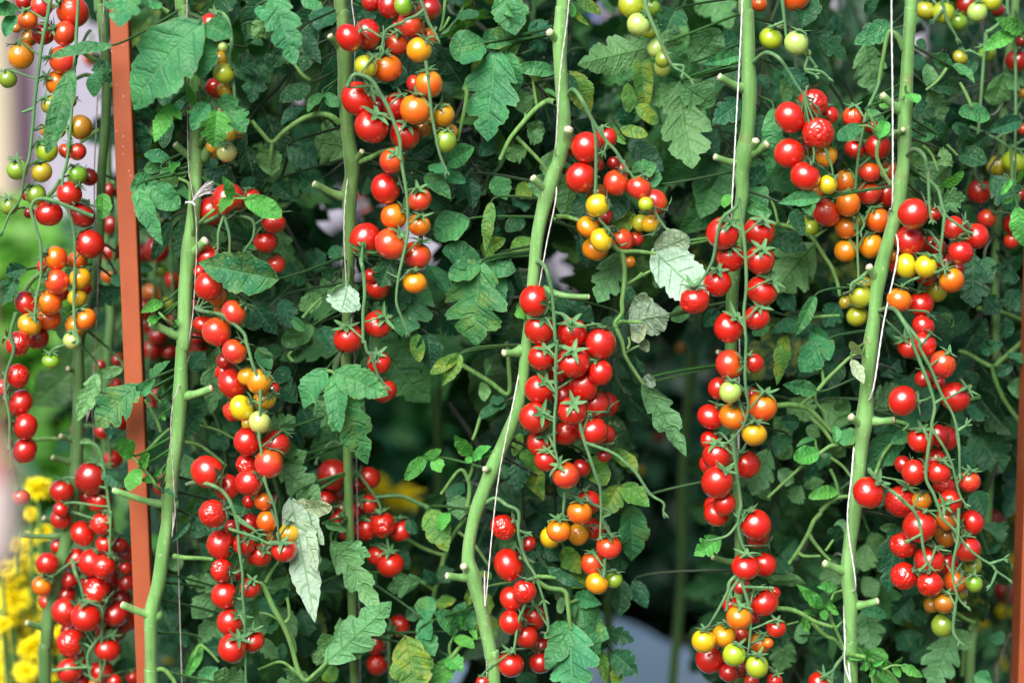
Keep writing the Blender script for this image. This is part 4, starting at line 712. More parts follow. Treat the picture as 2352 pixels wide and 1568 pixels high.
# leaf stalks in view: plant, depth, radius (mm), line
STALK_D = [
 ('D', .04, 3.6, '@10 760,1130 700,1075 620,1050 520,1060 400,1110 260,1210 150,1310 60,1230 -40,1110'), ('D', .04, 2.6, '@10 150,1300 140,1400 130,1500'), ('D', .03, 3.4, '@10 930,1500 1050,1450 1150,1400 1300,1360'),
 ('D', .06, 2.4, '@10 500,740 430,690 360,600'), ('D', .03, 2.6, '@10 1930,790 1935,900 1890,1130 1850,1300'), ('D', .03, 2.0, '@10 1740,0 1715,200 1690,290'), ('D', .03, 1.8, '@10 1780,160 1730,250 1690,290'),
 ('E', .02, 3.6, '@20 400,940 330,930 220,1000 100,1130 -20,1280 -110,1470'), ('E', .03, 2.4, '@20 40,1260 150,1370 280,1510 330,1600'), ('E', .03, 1.8, '@20 230,980 200,800 190,700'), ('E', .02, 1.6, '@20 120,1100 125,1040'),
 ('E', .01, 3.2, '@21 390,420 500,425 620,460'), ('E', .0, 3.0, '@21 900,670 1000,740 1150,742 1320,762'), ('E', .0, 2.8, '@21 1010,750 1035,900 1030,1050 1010,1200 1010,1310 950,1390 960,1450 1010,1568 @22 1040,130 1130,280 1210,395'), ('E', .01, 2.0, '@21 1060,1040 1180,970 1300,905'), ('E', .01, 2.4, '@21 950,1420 1000,1385 1100,1390 1200,1390'), ('E', .01, 1.6, '@22 1050,100 1120,60 1170,40'), ('E', .005, 1.7, '@22 1060,70 1080,20 1070,-40'), ('E', .0, 1.5, '@21 1000,690 1060,665'), ('E', .01, 2.2, '@21 1200,940 1130,1000'),
 ('D', .12, 3.2, '@12 960,1430 1130,1420 1330,1420 1500,1490 1570,1510'), ('E', .03, 2.6, '@12 1930,1580 1960,1400 1950,1270 1870,1180 1700,1400'), ('E', .03, 2.4, '@12 1950,1270 1985,1180 2000,1080'), ('E', .06, 3.0, '@12 1830,180 2000,280 2150,370 2320,480 2320,200 2300,0'), ('E', .04, 2.2, '@12 2060,700 2020,830 1990,900'),
 ('D', .12, 2.4, '@13 1380,240 1520,320 1680,380 1760,390'), ('D', .12, 3.0, '@13 1740,370 1700,520 1650,700 1620,860 1600,1000'), ('D', .10, 2.4, '@13 1490,620 1580,670 1640,720'), ('E', .06, 2.6, '@13 1930,40 1830,180 1780,280'),
 ('C', -.02, 3.4, '@13 40,640 90,720 170,890 250,1030 320,1200 380,1420 450,1540 530,1490 660,1370'), ('C', -.02, 2.4, '@13 270,1010 310,950 290,780'), ('C', -.01, 2.4, '@13 90,640 150,530 210,450'), ('C', -.01, 2.0, '@13 270,1060 340,1150 365,1270 350,1290'), ('C', -.01, 1.8, '@13 30,920 130,940 240,1010'), ('C', -.005, 2.2, '@13 440,1530 340,1440 220,1370 20,1440'),
 ('E', .02, 2.6, '@13 1790,1340 1870,1240 1980,1170 2080,1150'), ('E', .03, 2.0, '@13 1790,1340 1780,1220 1850,1080'), ('E', .03, 1.6, '@13 2352,640 2200,660 2090,690'), ('E', .04, 2.2, '@13 1860,180 2000,290 2140,490'),
 ('E', .0, 3.0, '@23 210,590 320,590 400,600'), ('E', .0, 3.2, '@23 230,630 330,690 480,720 510,830 530,1000 545,1070'), ('E', .02, 2.4, '@23 530,830 600,800'), ('E', .02, 1.8, '@23 550,900 600,1030'),
 ('G', .0, 3.0, '@30 1240,460 1190,340 1150,300 1110,295 1085,380 1050,560 1020,740'), ('G', -.01, 2.6, '@30 1230,1210 1150,1230 1040,1280 1000,1380 1010,1480 1070,1600 @31 1120,130'), ('G', .0, 2.0, '@30 1030,1270 970,1130 910,1020'), ('G', .0, 1.6, '@30 1000,1210 920,1160 830,1160'), ('G', .03, 2.2, '@30 1640,630 1560,740 1450,830'), ('G', -.015, 1.4, '@30 1285,870 1220,920'), ('G', .05, 2.2, '@30 1870,980 1800,830 1760,760'), ('H', .1, 2.0, '@30 2352,350 2260,310'), ('H', .1, 2.4, '@30 2230,1350 2240,1568 @31 2240,60 2250,200 2290,330'), ('H', .1, 1.6, '@31 2250,200 2150,170 2120,215'), ('H', .1, 1.5, '@31 2260,190 2280,100'),
 ('G', .03, 2.0, '@30 1420,1340 1500,1420 1560,1568'), ('G', .05, 1.8, '@30 1640,1330 1740,1430'),
 ('F', .03, 3.4, '@32 60,590 200,580 320,600 400,640 500,740 600,840'), ('F', .02, 2.6, '@32 430,480 520,370 640,250 760,140 850,105'), ('F', .03, 2.0, '@32 510,370 490,220'), ('F', .03, 2.0, '@32 430,490 450,570 520,650 540,740'), ('F', .03, 2.6, '@32 380,690 500,800 570,890 600,940'), ('F', .02, 2.6, '@32 780,965 660,950 570,960 470,1030 350,1110 150,1290 0,1430'), ('F', .03, 2.0, '@32 570,1060 680,1140 760,1240'), ('F', .04, 2.0, '@32 570,1170 620,1280 650,1410'), ('F', .04, 3.0, '@32 480,1560 560,1480 650,1430 740,1420'), ('F', .04, 1.8, '@32 430,900 440,960 460,1010'), ('F', .03, 2.4, '@32 300,590 350,540 430,480'),
 ('F', .04, 3.0, '@33 490,0 420,80 370,190 290,330 190,470'), ('F', .04, 2.4, '@33 370,190 420,270 500,370 570,440'), ('F', .04, 1.8, '@33 530,350 600,250'), ('F', .04, 2.2, '@33 270,360 330,400 480,400'), ('F', .0, 3.2, '@33 70,880 200,890 310,930 430,1000 590,1050'), ('F', .02, 2.8, '@33 400,1010 530,1130 620,1170 690,1260'), ('G', .01, 2.4, '@33 550,890 580,990 640,1110 700,1260'), ('F', .01, 1.5, '@33 170,1030 280,1000'), ('G', .01, 1.5, '@33 680,690 610,740 580,800'), ('G', .01, 1.6, '@33 610,1040 680,1000'),
 ('G', -.02, 2.8, '@33 720,1340 860,1320 960,1360 1060,1430 1150,1500 1200,1580'), ('G', -.03, 1.8, '@33 1060,1440 1140,1405 1230,1405'), ('G', -.02, 2.0, '@33 970,1420 960,1568'),
 ('F', .05, 2.8, '@31 -20,495 130,500 260,540 380,600 430,650 520,790 590,900 640,1050 660,1150'), ('F', .05, 2.4, '@31 320,1370 480,1340 660,1330'), ('F', .05, 2.0, '@31 430,610 490,570 550,530'), ('F', .04, 1.8, '@31 90,480 60,350 10,240'), ('F', .02, 1.6, '@31 180,490 230,360'), ('G', .0, 3.0, '@31 1100,0 1050,20 1080,70 1150,130'),
 ('H', .14, 3.0, '@31 1920,1265 2100,1290 2230,1330 2370,1390'), ('H', .12, 3.2, '@32 2400,-60 2280,50 2130,180 2060,230 1950,180 1830,110 1750,85'), ('H', .12, 3.2, '@32 2060,230 2090,350 2150,500 2240,640 2330,760'), ('H', .13, 2.2, '@32 1830,540 1950,510 2120,495'), ('H', .13, 1.8, '@32 2150,460 2300,400'), ('H', .15, 3.6, '@33 2250,480 2100,620 2000,780 1920,950 1850,1080'), ('G', .03, 3.0, '@32 960,720 1100,720 1210,740 1290,765'), ('G', .02, 2.2, '@32 950,1200 1050,1050 1200,860 1290,770'), ('H', .1, 2.4, '@33 1780,1500 1800,1250 1830,1100'), ('H', .1, 2.2, '@33 1700,900 1820,980 1900,1010'),
 ('A', .1, 3.2, '@00 910,580 830,530 700,450 560,430'), ('A', .1, 3.2, '@00 900,1200 820,1250 740,1310'), ('A', .1, 3.0, '@00 1020,800 900,740 800,690 690,730'), ('A', .09, 3.4, '@01 230,1100 300,1000 400,930 470,910'), ('A', .1, 3.0, '@01 250,430 480,200 560,80'), ('A', .1, 3.0, '@02 320,900 450,890 650,895'), ('A', .095, 3.6, '@02 740,930 820,920 890,980 940,1080 960,1160'),
 ('C', -.01, 2.6, '@01 1760,660 1770,520 1750,300 1740,130 1640,70'), ('C', -.02, 2.4, '@01 1800,510 1900,420 2010,320'), ('C', -.04, 1.6, '@01 2000,325 2130,262 2260,258'), ('C', .0, 2.2, '@00 1760,1568 1790,1350 1860,1170'), ('C', -.01, 3.0, '@00 1800,1400 1850,1290 1910,1225'), ('C', .05, 3.0, '@00 1550,120 1450,60 1370,20'), ('C', -.02, 2.0, '@01 1610,1470 1530,1370 1460,1300'), ('C', -.02, 1.6, '@01 1590,1440 1600,1390'),
 ('C', -.02, 2.4, '@02 1490,1420 1440,1330 1390,1250 1300,1150 1215,1040'), ('C', .03, 2.4, '@02 1340,1020 1460,890 1560,800'), ('C', .03, 2.0, '@02 1480,830 1440,720 1330,530'), ('C', .04, 1.8, '@02 1480,560 1400,480 1380,470'), ('C', .04, 2.2, '@02 1700,920 1830,950 1960,1040 2080,1140'), ('C', .05, 2.0, '@02 1820,770 1990,810 2150,890'), ('C', .05, 1.8, '@02 1900,780 1870,720 1810,690'), ('C', -.0, 3.4, '@03 1390,1480 1450,1440 1520,1450 1590,1530 1630,1620'), ('C', -.01, 3.2, '@03 1590,420 1700,415 1850,420 1960,430'), ('C', .03, 2.2, '@03 1790,1310 1840,1220 1920,1270 2010,1370'),
 ('C', .0, 2.4, '@12 130,120 60,100 20,60'), ('D', -.03, 2.4, '@12 650,270 700,280 760,330'), ('D', .03, 2.0, '@12 340,180 300,130 330,90'), ('D', .03, 2.2, '@11 430,1350 500,1270 600,1170'),
]

STRING_D = [
 ('A', .085, '@00 960,-300 930,420 900,850 880,1300 870,1568 @01 872,500 903,900 890,1300 880,1600 @02 868,200 845,550 800,750', (.42, .36, .36)),
 ('C', -.012, '@00 1715,-300 1722,600 1727,1300 1738,1600 @01 1752,100 1800,420 1808,700 1800,900 1775,1300 1745,1530', (.50, .47, .46)),
 ('C', -.018, '@02 1620,480 1592,560 1572,760 1580,1000 1592,1200 1604,1420 1612,1568 @03 1600,100 1585,240', (.36, .38, .34)),
 ('D', .02, '@10 868,-300 885,60 908,260 908,480 905,700', (.55, .52, .55)),
 ('D', .018, '@11 812,380 815,800 830,1040 855,1250 875,1500', (.60, .57, .62)),
 ('E', -.022, '@20 540,-300 512,20 485,350 445,650 420,850 408,1100 405,1330', (.78, .76, .74)),
 ('E', -.012, '@21 405,240 370,420 320,660 280,880 250,1060', (.62, .58, .52)),
 ('E', -.022, '@12 2352,620 2300,800 2255,980 2240,1150 2215,1350 2195,1568 @13 2175,200 2155,480 2110,860', (.66, .60, .60)),
 ('F', .005, '@20 2125,-300 2113,320 2085,720 2055,1200 2030,1568 @21 2020,320', (.84, .86, .88)),
 ('F', .02, '@22 2085,-60 2085,300 2082,1000', (.62, .60, .66)),
 ('G', -.02, '@30 1135,-300 1140,300 1143,900 1138,1568 @31 1143,260', (.86, .88, .92)),
 ('G', -.018, '@31 1195,720 1150,940 1100,1180 1060,1400 1040,1568 @32 1010,180 965,440', (.86, .87, .88)),
 ('G', -.022, '@32 765,1250 735,1450 730,1568 @33 730,100 765,290 795,430 805,660', (.82, .83, .84)),
 ('G', -.022, '@33 705,1170 690,1290 705,1400 760,1600', (.86, .87, .88)),
 ('H', .2, '@33 2330,800 2200,1150 2130,1360 2080,1540', (.32, .24, .22)),
]
# ================================================================== setting
def gnd():
    mb = MB(); n = 40; rows = []; 
    for i in range(n + 1):
        row = []
        for j in range(n + 1):
            x = -60 + 120 * j / n; y = -60 + 120 * i / n
            row.append((x, y, 0.0))
        rows.append(row)
    mb.grid(rows)
    m = mat_plain('soil', (0.030, 0.034, 0.018), (0.055, 0.062, 0.026), 3.0, .9, .6, .02)
    o = mb.obj('ground', m); tag(o, None, None, None, 'structure')
    return o
gnd()

# pale wall well behind the plants
M_WALL = mat_plain('pale_wall', (0.29, 0.29, 0.39), (0.36, 0.36, 0.46), .7, .8, .2, .01)
M_CREAM = mat_plain('cream_paint', (0.46, 0.42, 0.32), (0.52, 0.47, 0.36), .9, .7, .2, .01)
M_PLUM = mat_plain('plum_paint', (0.075, 0.045, 0.075), (0.10, 0.06, 0.09), 2, .6, .2, .01)
mb = MB(); mb.box((0, 5.0, 1.6), (4.5, .10, 1.6)); mb.box((0, 4.97, 3.22), (4.6, .16, .05))
w = mb.obj('wall', M_WALL, None, False)
tag(w, 'pale lilac wall glimpsed far behind the plants', 'wall')

def boxes_thing(name, parts, label, cat):
    pts = [p for p in parts]
    e = thing(name, (pts[0][1][0], pts[0][1][1], 0), label, cat)
    for nm, c, h, m in parts:
        q = MB(); q.box(c, h); o = q.obj(nm, m, e, False)
        bv = o.modifiers.new('b', 'BEVEL'); bv.width = min(h) * .12; bv.segments = 2
    return e
a = P(6, 100, 3.4)
boxes_thing('column', [('shaft', (a.x - .035, 3.4, 1.2), (.06, .06, 1.2), M_CREAM), ('plinth', (a.x - .035, 3.4, .10), (.09, .09, .10), M_CREAM)],
            'cream column behind the topmost orange tomatoes at the left', 'column')
a = P(60, 250, 3.0)
boxes_thing('pole', [('shaft', (a.x, 3.0, 1.0), (.022, .03, 1.0), M_PLUM), ('foot', (a.x, 3.0, .03), (.06, .06, .03), M_PLUM)],
            'dark plum pole standing beside the cream column', 'pole')

# unidentified blue and pink patches, modelled as draped sheets far back: only specks of them show between the leaves
def hung_patch(gx0, gx1, gy0, gy1, dep, m, name, label, cat, seed):
    mb = MB(); rows = []
    for s in (0, 1):
        for i in range(9):
            row = []
            for j in range(25):
                p = P(gx0 + (gx1 - gx0) * j / 24, gy0 + (gy1 - gy0) * i / 8, dep)
                row.append(p + Vector((0, .03 * math.sin(j * 1.3 + seed) + (.006 if s else 0), 0)))
            rows.append(row)
    mb.grid(rows[:9]); mb.grid(rows[9:])
    rail = [P(gx0 - 20, gy0, dep), P(gx1 + 20, gy0, dep)]
    o = mb.obj(name, m); tag(o, label, cat)
M_BLUE = mat_plain('blue_patch', (0.035, 0.10, 0.42), (0.045, 0.13, 0.50), 5, .8, .2, .01)
M_PINK = mat_plain('pink_patch', (0.62, 0.36, 0.46), (0.66, 0.42, 0.50), 5, .8, .2, .01)
hung_patch(1310, 1376, -60, 360, 2.4, M_BLUE, 'cloth', 'blue cloth far behind the green tomatoes on top', 'cloth', 1)
hung_patch(1386, 1412, -80, 330, 2.5, M_PINK, 'cloth', 'narrow pink cloth hung beside the blue cloth far behind', 'cloth', 2)

# white-blue plastic sheet over the bed behind, low in the middle
def sheet():
    mb = MB(); rows = []; n = 44; m = 20
    top = [(470, 1560), (560, 1530), (680, 1528), (820, 1500), (960, 1445), (1050, 1432), (1180, 1428), (1300, 1420), (1390, 1400), (1450, 1428), (1540, 1474), (1620, 1496), (1720, 1500), (1800, 1490)]
    def ty(x):
        for (a, b), (c, d) in zip(top, top[1:]):
            if a <= x <= c: return b + (d - b) * (x - a) / (c - a)
        return 1500
    for i in range(m + 1):
        t = i / m; row = []
        for j in range(n + 1):
            gx = 470 + 1330 * j / n
            top_ = P(gx, ty(gx), .98)
            wv = .020 * noise.noise(Vector((top_.x * 7, t * 5, 3))) + .010 * noise.noise(Vector((top_.x * 24, t * 14, 1)))
            # up the sloping front of the covered bed, over its ridge and down behind
            if t < .7: y = .74 + .24 * (t / .7); z = top_.z * (t / .7) ** .8
            else: y = .98 + .20 * (t - .7) / .3; z = top_.z * (1 - .25 * (t - .7) / .3)
            row.append((top_.x, y + wv, max(.004, z + wv * (1 if 0 < t < .68 else .3))))
        rows.append(row)
    mb.grid(rows)
    k = mat_plain('plastic_sheet', (0.40, 0.63, 0.95), (0.48, 0.70, 0.96), 4, .32, .2, .004, .6)
    o = mb.obj('plastic_sheet', k); tag(o, 'pale blue plastic sheet draped over the low bed behind the stems, low in the middle', 'plastic sheet')
sheet()

# ================================================================== posts
def post(g0, g1, wG, dep, depth_m, label):
    """square painted tube; g = left edge of its front face at the picture's top and bottom"""
    A = P(g0[0], g0[1], dep); B = P(g1[0], g1[1], dep)
    d = (A - B).normalized()
    B = B - d * ((B.z + .0) / d.z); A = A + d * .35
    wm = wG / 2352 * SCL(dep)
    c0, c1 = B, A
    mb = MB()
    def ring(o):
        return [o, o + Vector((wm, 0, 0)), o + Vector((wm, depth_m, 0)), o + Vector((0, depth_m, 0))]
    N = 24; rows = [ring(c0.lerp(c1, i / N)) for i in range(N + 1)]
    mb.grid(rows, None, 0, closed=True)
    mb.poly([N * 4 + i for i in range(4)])
    e = thing('post', (B.x + wm / 2, B.y + depth_m / 2, 0), label, 'post', 'painted posts of the plant frame')
    o = mb.obj('tube', M_POST, e, False)
    bv = o.modifiers.new('b', 'BEVEL'); bv.width = .0014; bv.segments = 2; bv.limit_method = 'ANGLE'; bv.angle_limit = R(50)
    q = MB(); q.box((A.x + wm / 2, A.y + depth_m / 2, A.z + .003), (wm / 2 + .0015, depth_m / 2 + .0015, .004))
    q.obj('cap', mat_plain('black_cap', (.02, .02, .02), (.03, .03, .03), 30, .5), e, False)
    q = MB(); q.box((B.x + wm / 2, B.y + depth_m / 2, .004), (wm * 1.6, depth_m * 1.5, .004))
    q.obj('base_plate', M_POST, e, False)
post((250, 0), (314, 1568), 42.5, .030, .019, 'slanting orange-brown square post at left between the tomato plants')
post((2366, 700), (2338, 1568), 44, .035, .040, 'orange-brown post with dark side face at the right edge')

# ================================================================== tomato plants
def ext_down(pts, dep, code):
    return pts
for code, dep, stem, stubs, label in PLANTS_D:
    g = parse_pts(stem)
    pts = [P(x, y, dep) for x, y, *_ in g]
    rad = [q[2] / 4 / 2352 * SCL(dep) for q in g]
    # on up to the frame and down to the soil
    up = pts[0] + Vector((0.0, 0.0, .28)); pts = [up] + pts; rad = [rad[0] * .9] + rad
    last = pts[-1]
    low = [Vector((last.x + .01, last.y + .01, last.z * .5)), Vector((last.x + .02, last.y + .02, -.01))]
    pts += low; rad += [rad[-1] * 1.05, rad[-1] * 1.15]
    sp = spline(pts, 7); sr = []
    for i in range(len(rad) - 1):
        for k in range(7): sr.append(rad[i] + (rad[i + 1] - rad[i]) * k / 7)
    sr.append(rad[-1])
    e = thing('tomato_plant', (pts[-1].x, pts[-1].y, 0), label, 'tomato plant', 'tomato plants trained up strings')
    mb = MB()
    nodes = []
    for s in ([q for q in stubs.split('@') if q.strip()]):
        w = s.split(); ox, oy = tile(w[0])
        for en in w[1:]:
            x0, y0, x1, y1, r_ = [float(v) for v in en.split(',')]
            nodes.append((P(ox + x0 / 4, oy + y0 / 4, dep), P(ox + x1 / 4, oy + y1 / 4, dep - .012), r_ / 4 / 2352 * SCL(dep)))
    for i, p in enumerate(sp):          # swell at the nodes
        for n0, n1, rr in nodes:
            d = (p - n0).length
            if d < .02: sr[i] *= 1 + .16 * (1 - d / .02)
        sr[i] *= 1 + .04 * noise.noise(p * 40)
    fine = spline(sp, 2); fr = []
    for i in range(len(sr) - 1): fr += [sr[i], (sr[i] + sr[i + 1]) / 2]
    fr.append(sr[-1])
    mb.tube(fine, fr, 16, 0, None, .035)
    stem_o = mb.obj('stem', [M_STEM], e)
    stem_o.color = {'A': (.62, .62, .66, 1), 'B': (.6, .62, .66, 1), 'D': (.60, .55, .50, 1), 'F': (.85, .88, .85, 1), 'H': (.7, .7, .7, 1)}.get(code, (1, 1, 1, 1))
    for n0, n1, rr in nodes:
        q = MB()
        d = n1 - n0; L = d.length
        mid = n0.lerp(n1, .5) + Vector((0, -.003, -.10 * L))
        c = bez(n0 - d * .15, n0 + d * .2 + Vector((0, 0, -.12 * L)), n1 - d * .35 + Vector((0, 0, -.05 * L)), n1, 8)
        rs = [rr * (1.75 - .75 * min(1, i / 4)) for i in range(9)]
        q.tube(c, rs, 10, 0, 1, .05)
        tip = (c[-1] - c[-2]).normalized()
        q.tube([c[-1] - tip * rr * .1, c[-1] + tip * rr * .25], [rr * .92, rr * .5], 8, 1, 1)
        q.obj('cut_stub', [M_STEM, M_CUT], e).color = stem_o.color
    PLANTS[code] = (e, sp, dep)

for code, xt, xb, dep, label in ROW2_D:
    r = random.Random(code)
    pts = [P(xt + r.uniform(-25, 25), -350, dep)]
    for k in range(7):
        pts.append(P(xt + (xb - xt) * k / 6 + r.uniform(-22, 22), -40 + k * 280, dep))
    l = pts[-1]; pts += [Vector((l.x, l.y, l.z * .5)), Vector((l.x, l.y, -.01))]
    sp = spline(pts, 6)
    e = thing('tomato_plant', (pts[-1].x, pts[-1].y, 0), label, 'tomato plant', 'tomato plants of the back row')
    mb = MB(); mb.tube(sp, [.0058 + .001 * noise.noise(p * 20) for p in sp], 10, 0, None, .04)
    mb.obj('stem', [M_STEM], e).color = (.55, .58, .6, 1)
    PLANTS[code] = (e, sp, dep)

def near_on(sp, p):
    return min(sp, key=lambda q: (q - p).length_squared)

# ---------------------------------------------------------------- strings
by = {}
for code, dep, s, c in STRING_D: by.setdefault(code, []).append((dep, s, c))
SL = {'A': 'thin brownish string beside the stem left of the slanting post', 'C': 'grey string wound round the stem just right of the slanting post',
      'D': 'thin pale string behind the large mixed cluster', 'E': 'white string crossing the bending stem beside the red centre cluster',
      'F': 'white string left of the stem with two drooping red chains', 'G': 'bright white string down the thick right-hand stem', 'H': 'thin brown string slanting down before the far right flowers'}
for code, L in by.items():
    pts = []
    for i, (dep, s, c) in enumerate(L):
        g_ = parse_pts(s)
        if code in 'DEFG' and len(g_) > 3: g_ = [g_[0], g_[len(g_) // 2], g_[-1]]
        q = [P(x, y, dep) for x, y in g_]
        if i:
            m = pts[-1].lerp(q[0], .5); m.y = PLANTS[code][2] + .022
            pts += [pts[-1].lerp(m, .5) + Vector((0, .006, 0)), m]
        else:
            pts.append(q[0] + Vector((0, 0, .25)))
        pts += q
    l = pts[-1]
    pts += [Vector((l.x, PLANTS[code][2] + .02, l.z - .03)), Vector((l.x + .01, PLANTS[code][2] + .01, .02))]
    mb = MB(); sp = spline(pts, 5)
    mb.tube(sp, [{'G': .00085, 'F': .0008, 'E': .00065}.get(code, .0006) * SCL(PLANTS[code][2])] * len(sp), 6, 0)
    o = mb.obj('string', M_STR); o.color = rgba(L[0][2])
    tag(o, SL[code], 'string', 'strings holding up the tomato plants')
# frayed knot of the string by the reddest high fruit of plant C
a = P(441, 465, -.02); mb = MB(); r = random.Random(5)
for k in range(22):
    d = P(488 + r.uniform(-10, 6), 420 + r.uniform(-6, 26), -.03) + Vector((0, r.uniform(-.006, .006), 0))
    mb.tube(bez(a, a.lerp(d, .3) + Vector((0, 0, .004)), a.lerp(d, .7) + Vector((r.uniform(-.002, .002), 0, .003)), d, 6), [.00042] * 5 + [.00036, .0002], 4)
mb.tube([a + Vector((-.006, -.002, .0)), a, a + Vector((.003, 0, -.003))], [.0012, .0016, .0012], 6)
o = mb.obj('string_end', M_STR); o.color = (.72, .72, .76, 1)
tag(o, 'frayed white string end knotted to the stem beside two red tomatoes', 'string')

# ---------------------------------------------------------------- trusses and fruit
for ti, (code, plant, dep, lines, fruit) in enumerate(T_D):
    ox = oy = 0.0; cur = []
    TRUSS[code] = dict(plant=plant, dep=dep, lines=lines, fruit=cur)
    for wd in fruit.split():
        if wd[0] == '@': ox, oy = tile(wd[1:]); continue
        f = wd.split(','); x, y, rr = float(f[0]), float(f[1]), float(f[2]); c = f[3]
        mod = c[1:] if len(c) > 1 else ''
        ang = float(f[4]) if len(f) > 4 else None
        tl = float(f[5]) if len(f) > 5 else None
        z = dep + {'': 0, '+': -.016, '-': .026}[mod] + rng.uniform(-.003, .003)
        t = dict(g=(ox + x / 4, oy + y / 4), gr=rr / 4, z=z, cls=c[0].upper(), wr=c[0].islower(), ang=ang, tl=tl, truss=code)
        cur.append(t); TOMS.append(t)

def refresh(t):
    t['p'] = P(t['g'][0], t['g'][1], t['z']); t['r'] = t['gr'] * {'a4': 1.13, 'd3': 1.10, 'b1': 1.1, 'b2': 1.1}.get(t['truss'], 1.065) / 2352 * SCL(t['z'])
for t in TOMS: refresh(t)
for it in range(60):
    moved = 0
    for i in range(len(TOMS)):
        a = TOMS[i]
        for j in range(i + 1, len(TOMS)):
            b = TOMS[j]
            dx = a['p'].x - b['p'].x
            if abs(dx) > .06: continue
            dz = a['p'].z - b['p'].z
            s = (a['r'] + b['r']) * .97
            h2 = dx * dx + dz * dz
            if h2 >= s * s: continue
            dy = a['p'].y - b['p'].y
            need = math.sqrt(s * s - h2)
            if abs(dy) < need - 1e-5:
                sg = 1 if dy > 0 else (-1 if dy < 0 else (1 if i % 2 else -1))
                m = (need - abs(dy)) * .5
                # shove the rear one back more than the front one forward
                a['z'] += sg * m * (1.25 if sg > 0 else .75); b['z'] -= sg * m * (1.25 if sg < 0 else .75)
                refresh(a); refresh(b); moved += 1
    if not moved: break

ntom = 0
for code, T in TRUSS.items():
    e, sp, pdep = PLANTS[T['plant']]; dep = T['dep']; r = random.Random(code + 'x')
    fmed = sorted(t['z'] - t['r'] for t in T['fruit'])
    fr = fmed[len(fmed) // 5] if fmed else dep
    rd = min(dep - .014, max(fr - .001, dep - .042))
    mb = MB(); samples = []
    for li, l in enumerate(lines := T['lines']):
        g = parse_pts(l)
        pts = [P(x, y, rd) for x, y in g]
        if li == 0 and pdep < .3 and (near_on(sp, pts[0]) - pts[0]).length < .06:
            s0 = near_on(sp, pts[0]); pts[0] = Vector((pts[0].x, s0.y, pts[0].z))
            pts[1].y = (s0.y + rd) / 2 if len(pts) > 4 else pts[1].y
        elif li and samples:
            q = min(samples, key=lambda s: (s - pts[0]).length)
            if (q - pts[0]).length < .02: pts[0] = q
        s = spline(pts, 6)
        r0 = .0021 if li == 0 else .0017
        rs = [(r0 - (r0 - .0011) * i / len(s)) * (1 + .12 * noise.noise(p * 120)) * SCL(dep) for i, p in enumerate(s)]
        mb.tube(s, rs, 8, 0)
        samples += s
        # small buds and stubs at the far end of bare stalk tips
        tipd = (s[-1] - s[-2]).normalized()
        if r.random() < .8:
            for b in range(3):
                d = (tipd + Vector((r.uniform(-.7, .7), r.uniform(-.4, .2), r.uniform(-.7, .7)))).normalized()
                ln = r.uniform(.004, .009)
                mb.tube([s[-1], s[-1] + d * ln * .6, s[-1] + d * ln], [.0008, .0011, .0002], 5, 0)
    fo = []
    for t in T['fruit']:
        p, rad = t['p'], t['r']
        q = None
        if samples:
            q = min(samples, key=lambda s: (s - p).length + max(0, p.z - s.z) * .9)
        if t['ang'] is None:
            if q is not None:
                v = q - p; ang = math.atan2(v.z, v.x) if v.length > .004 else 1.57
                ang = ang * .5 + 1.57 * .5 + r.uniform(-.4, .4)
            else: ang = 1.57 + r.uniform(-.5, .5)
            tl = R(r.uniform(-12, 35))
        else: ang, tl = R(t['ang']), R(t['tl'] + (13 if t['tl'] < 20 else 0))
        a = RGT * (math.cos(ang) * math.cos(tl)) + UPV * (math.sin(ang) * math.cos(tl)) - FWD * math.sin(tl)
        S = p + a * rad * .86
        big = t['gr'] > 14
        if big: calyx(mb, S, a, rad, r, .15 if t['wr'] else 0)
        if q is not None and (q - S).length < .14:
            b1 = S + a * min(rad * .9, (q - S).length * .6); b2 = q.lerp(S, .35) + Vector((0, 0, -.001))
            c = bez(S, b1, b2, q, 9); k = r.uniform(.3, .5)
            rs = [.0010 + .0006 * math.exp(-((i / 9 - k) / .09) ** 2) + .0004 * (i / 9 > .9) for i in range(10)]
            mb.tube(c, rs, 7, 0)
        elif big:
            c = [S, S + a * rad * .5, S + a * rad * .8 + Vector((0, .01, .012))]
            mb.tube(spline(c, 4), [.0010] * 9, 6, 0)
        fo.append((t, a))
    to = mb.obj('fruit_truss', [M_TRUSS], e)
    for t, a in fo:
        base, g, lab = CLS[t['cls']]
        k = r.uniform(-1, 1)
        col = tuple(max(.003, v * (1 + .10 * r.uniform(-1, 1))) for v in base)
        col = (col[0], max(.004, base[1] * (1 + .22 * k)), col[2])
        me = r.choice(TOMW) if t['wr'] else r.choice(TOM)
        o = bpy.data.objects.new('tomato', me); COL.objects.link(o); o.parent = to
        o.matrix_parent_inverse = Matrix.Identity(4)
        M = Matrix.Translation(t['p']) @ (a.to_track_quat('Z', 'Y') @ Quaternion((0, 0, 1), r.uniform(0, 6.28))).to_matrix().to_4x4()
        rx = t['r'] * r.uniform(.975, 1.03)
        o.matrix_basis = M @ Matrix.Diagonal((rx * r.uniform(.97, 1.03), rx * r.uniform(.97, 1.03), rx * r.uniform(.97, 1.04), 1))
        o.color = (col[0], col[1], col[2], 1 - min(.95, g * r.uniform(.7, 1.3)))
        if t['wr']: o['label'] = 'shrivelled overripe red tomato'
        elif lab: o['label'] = lab
        ntom += 1
print('tomatoes', ntom)

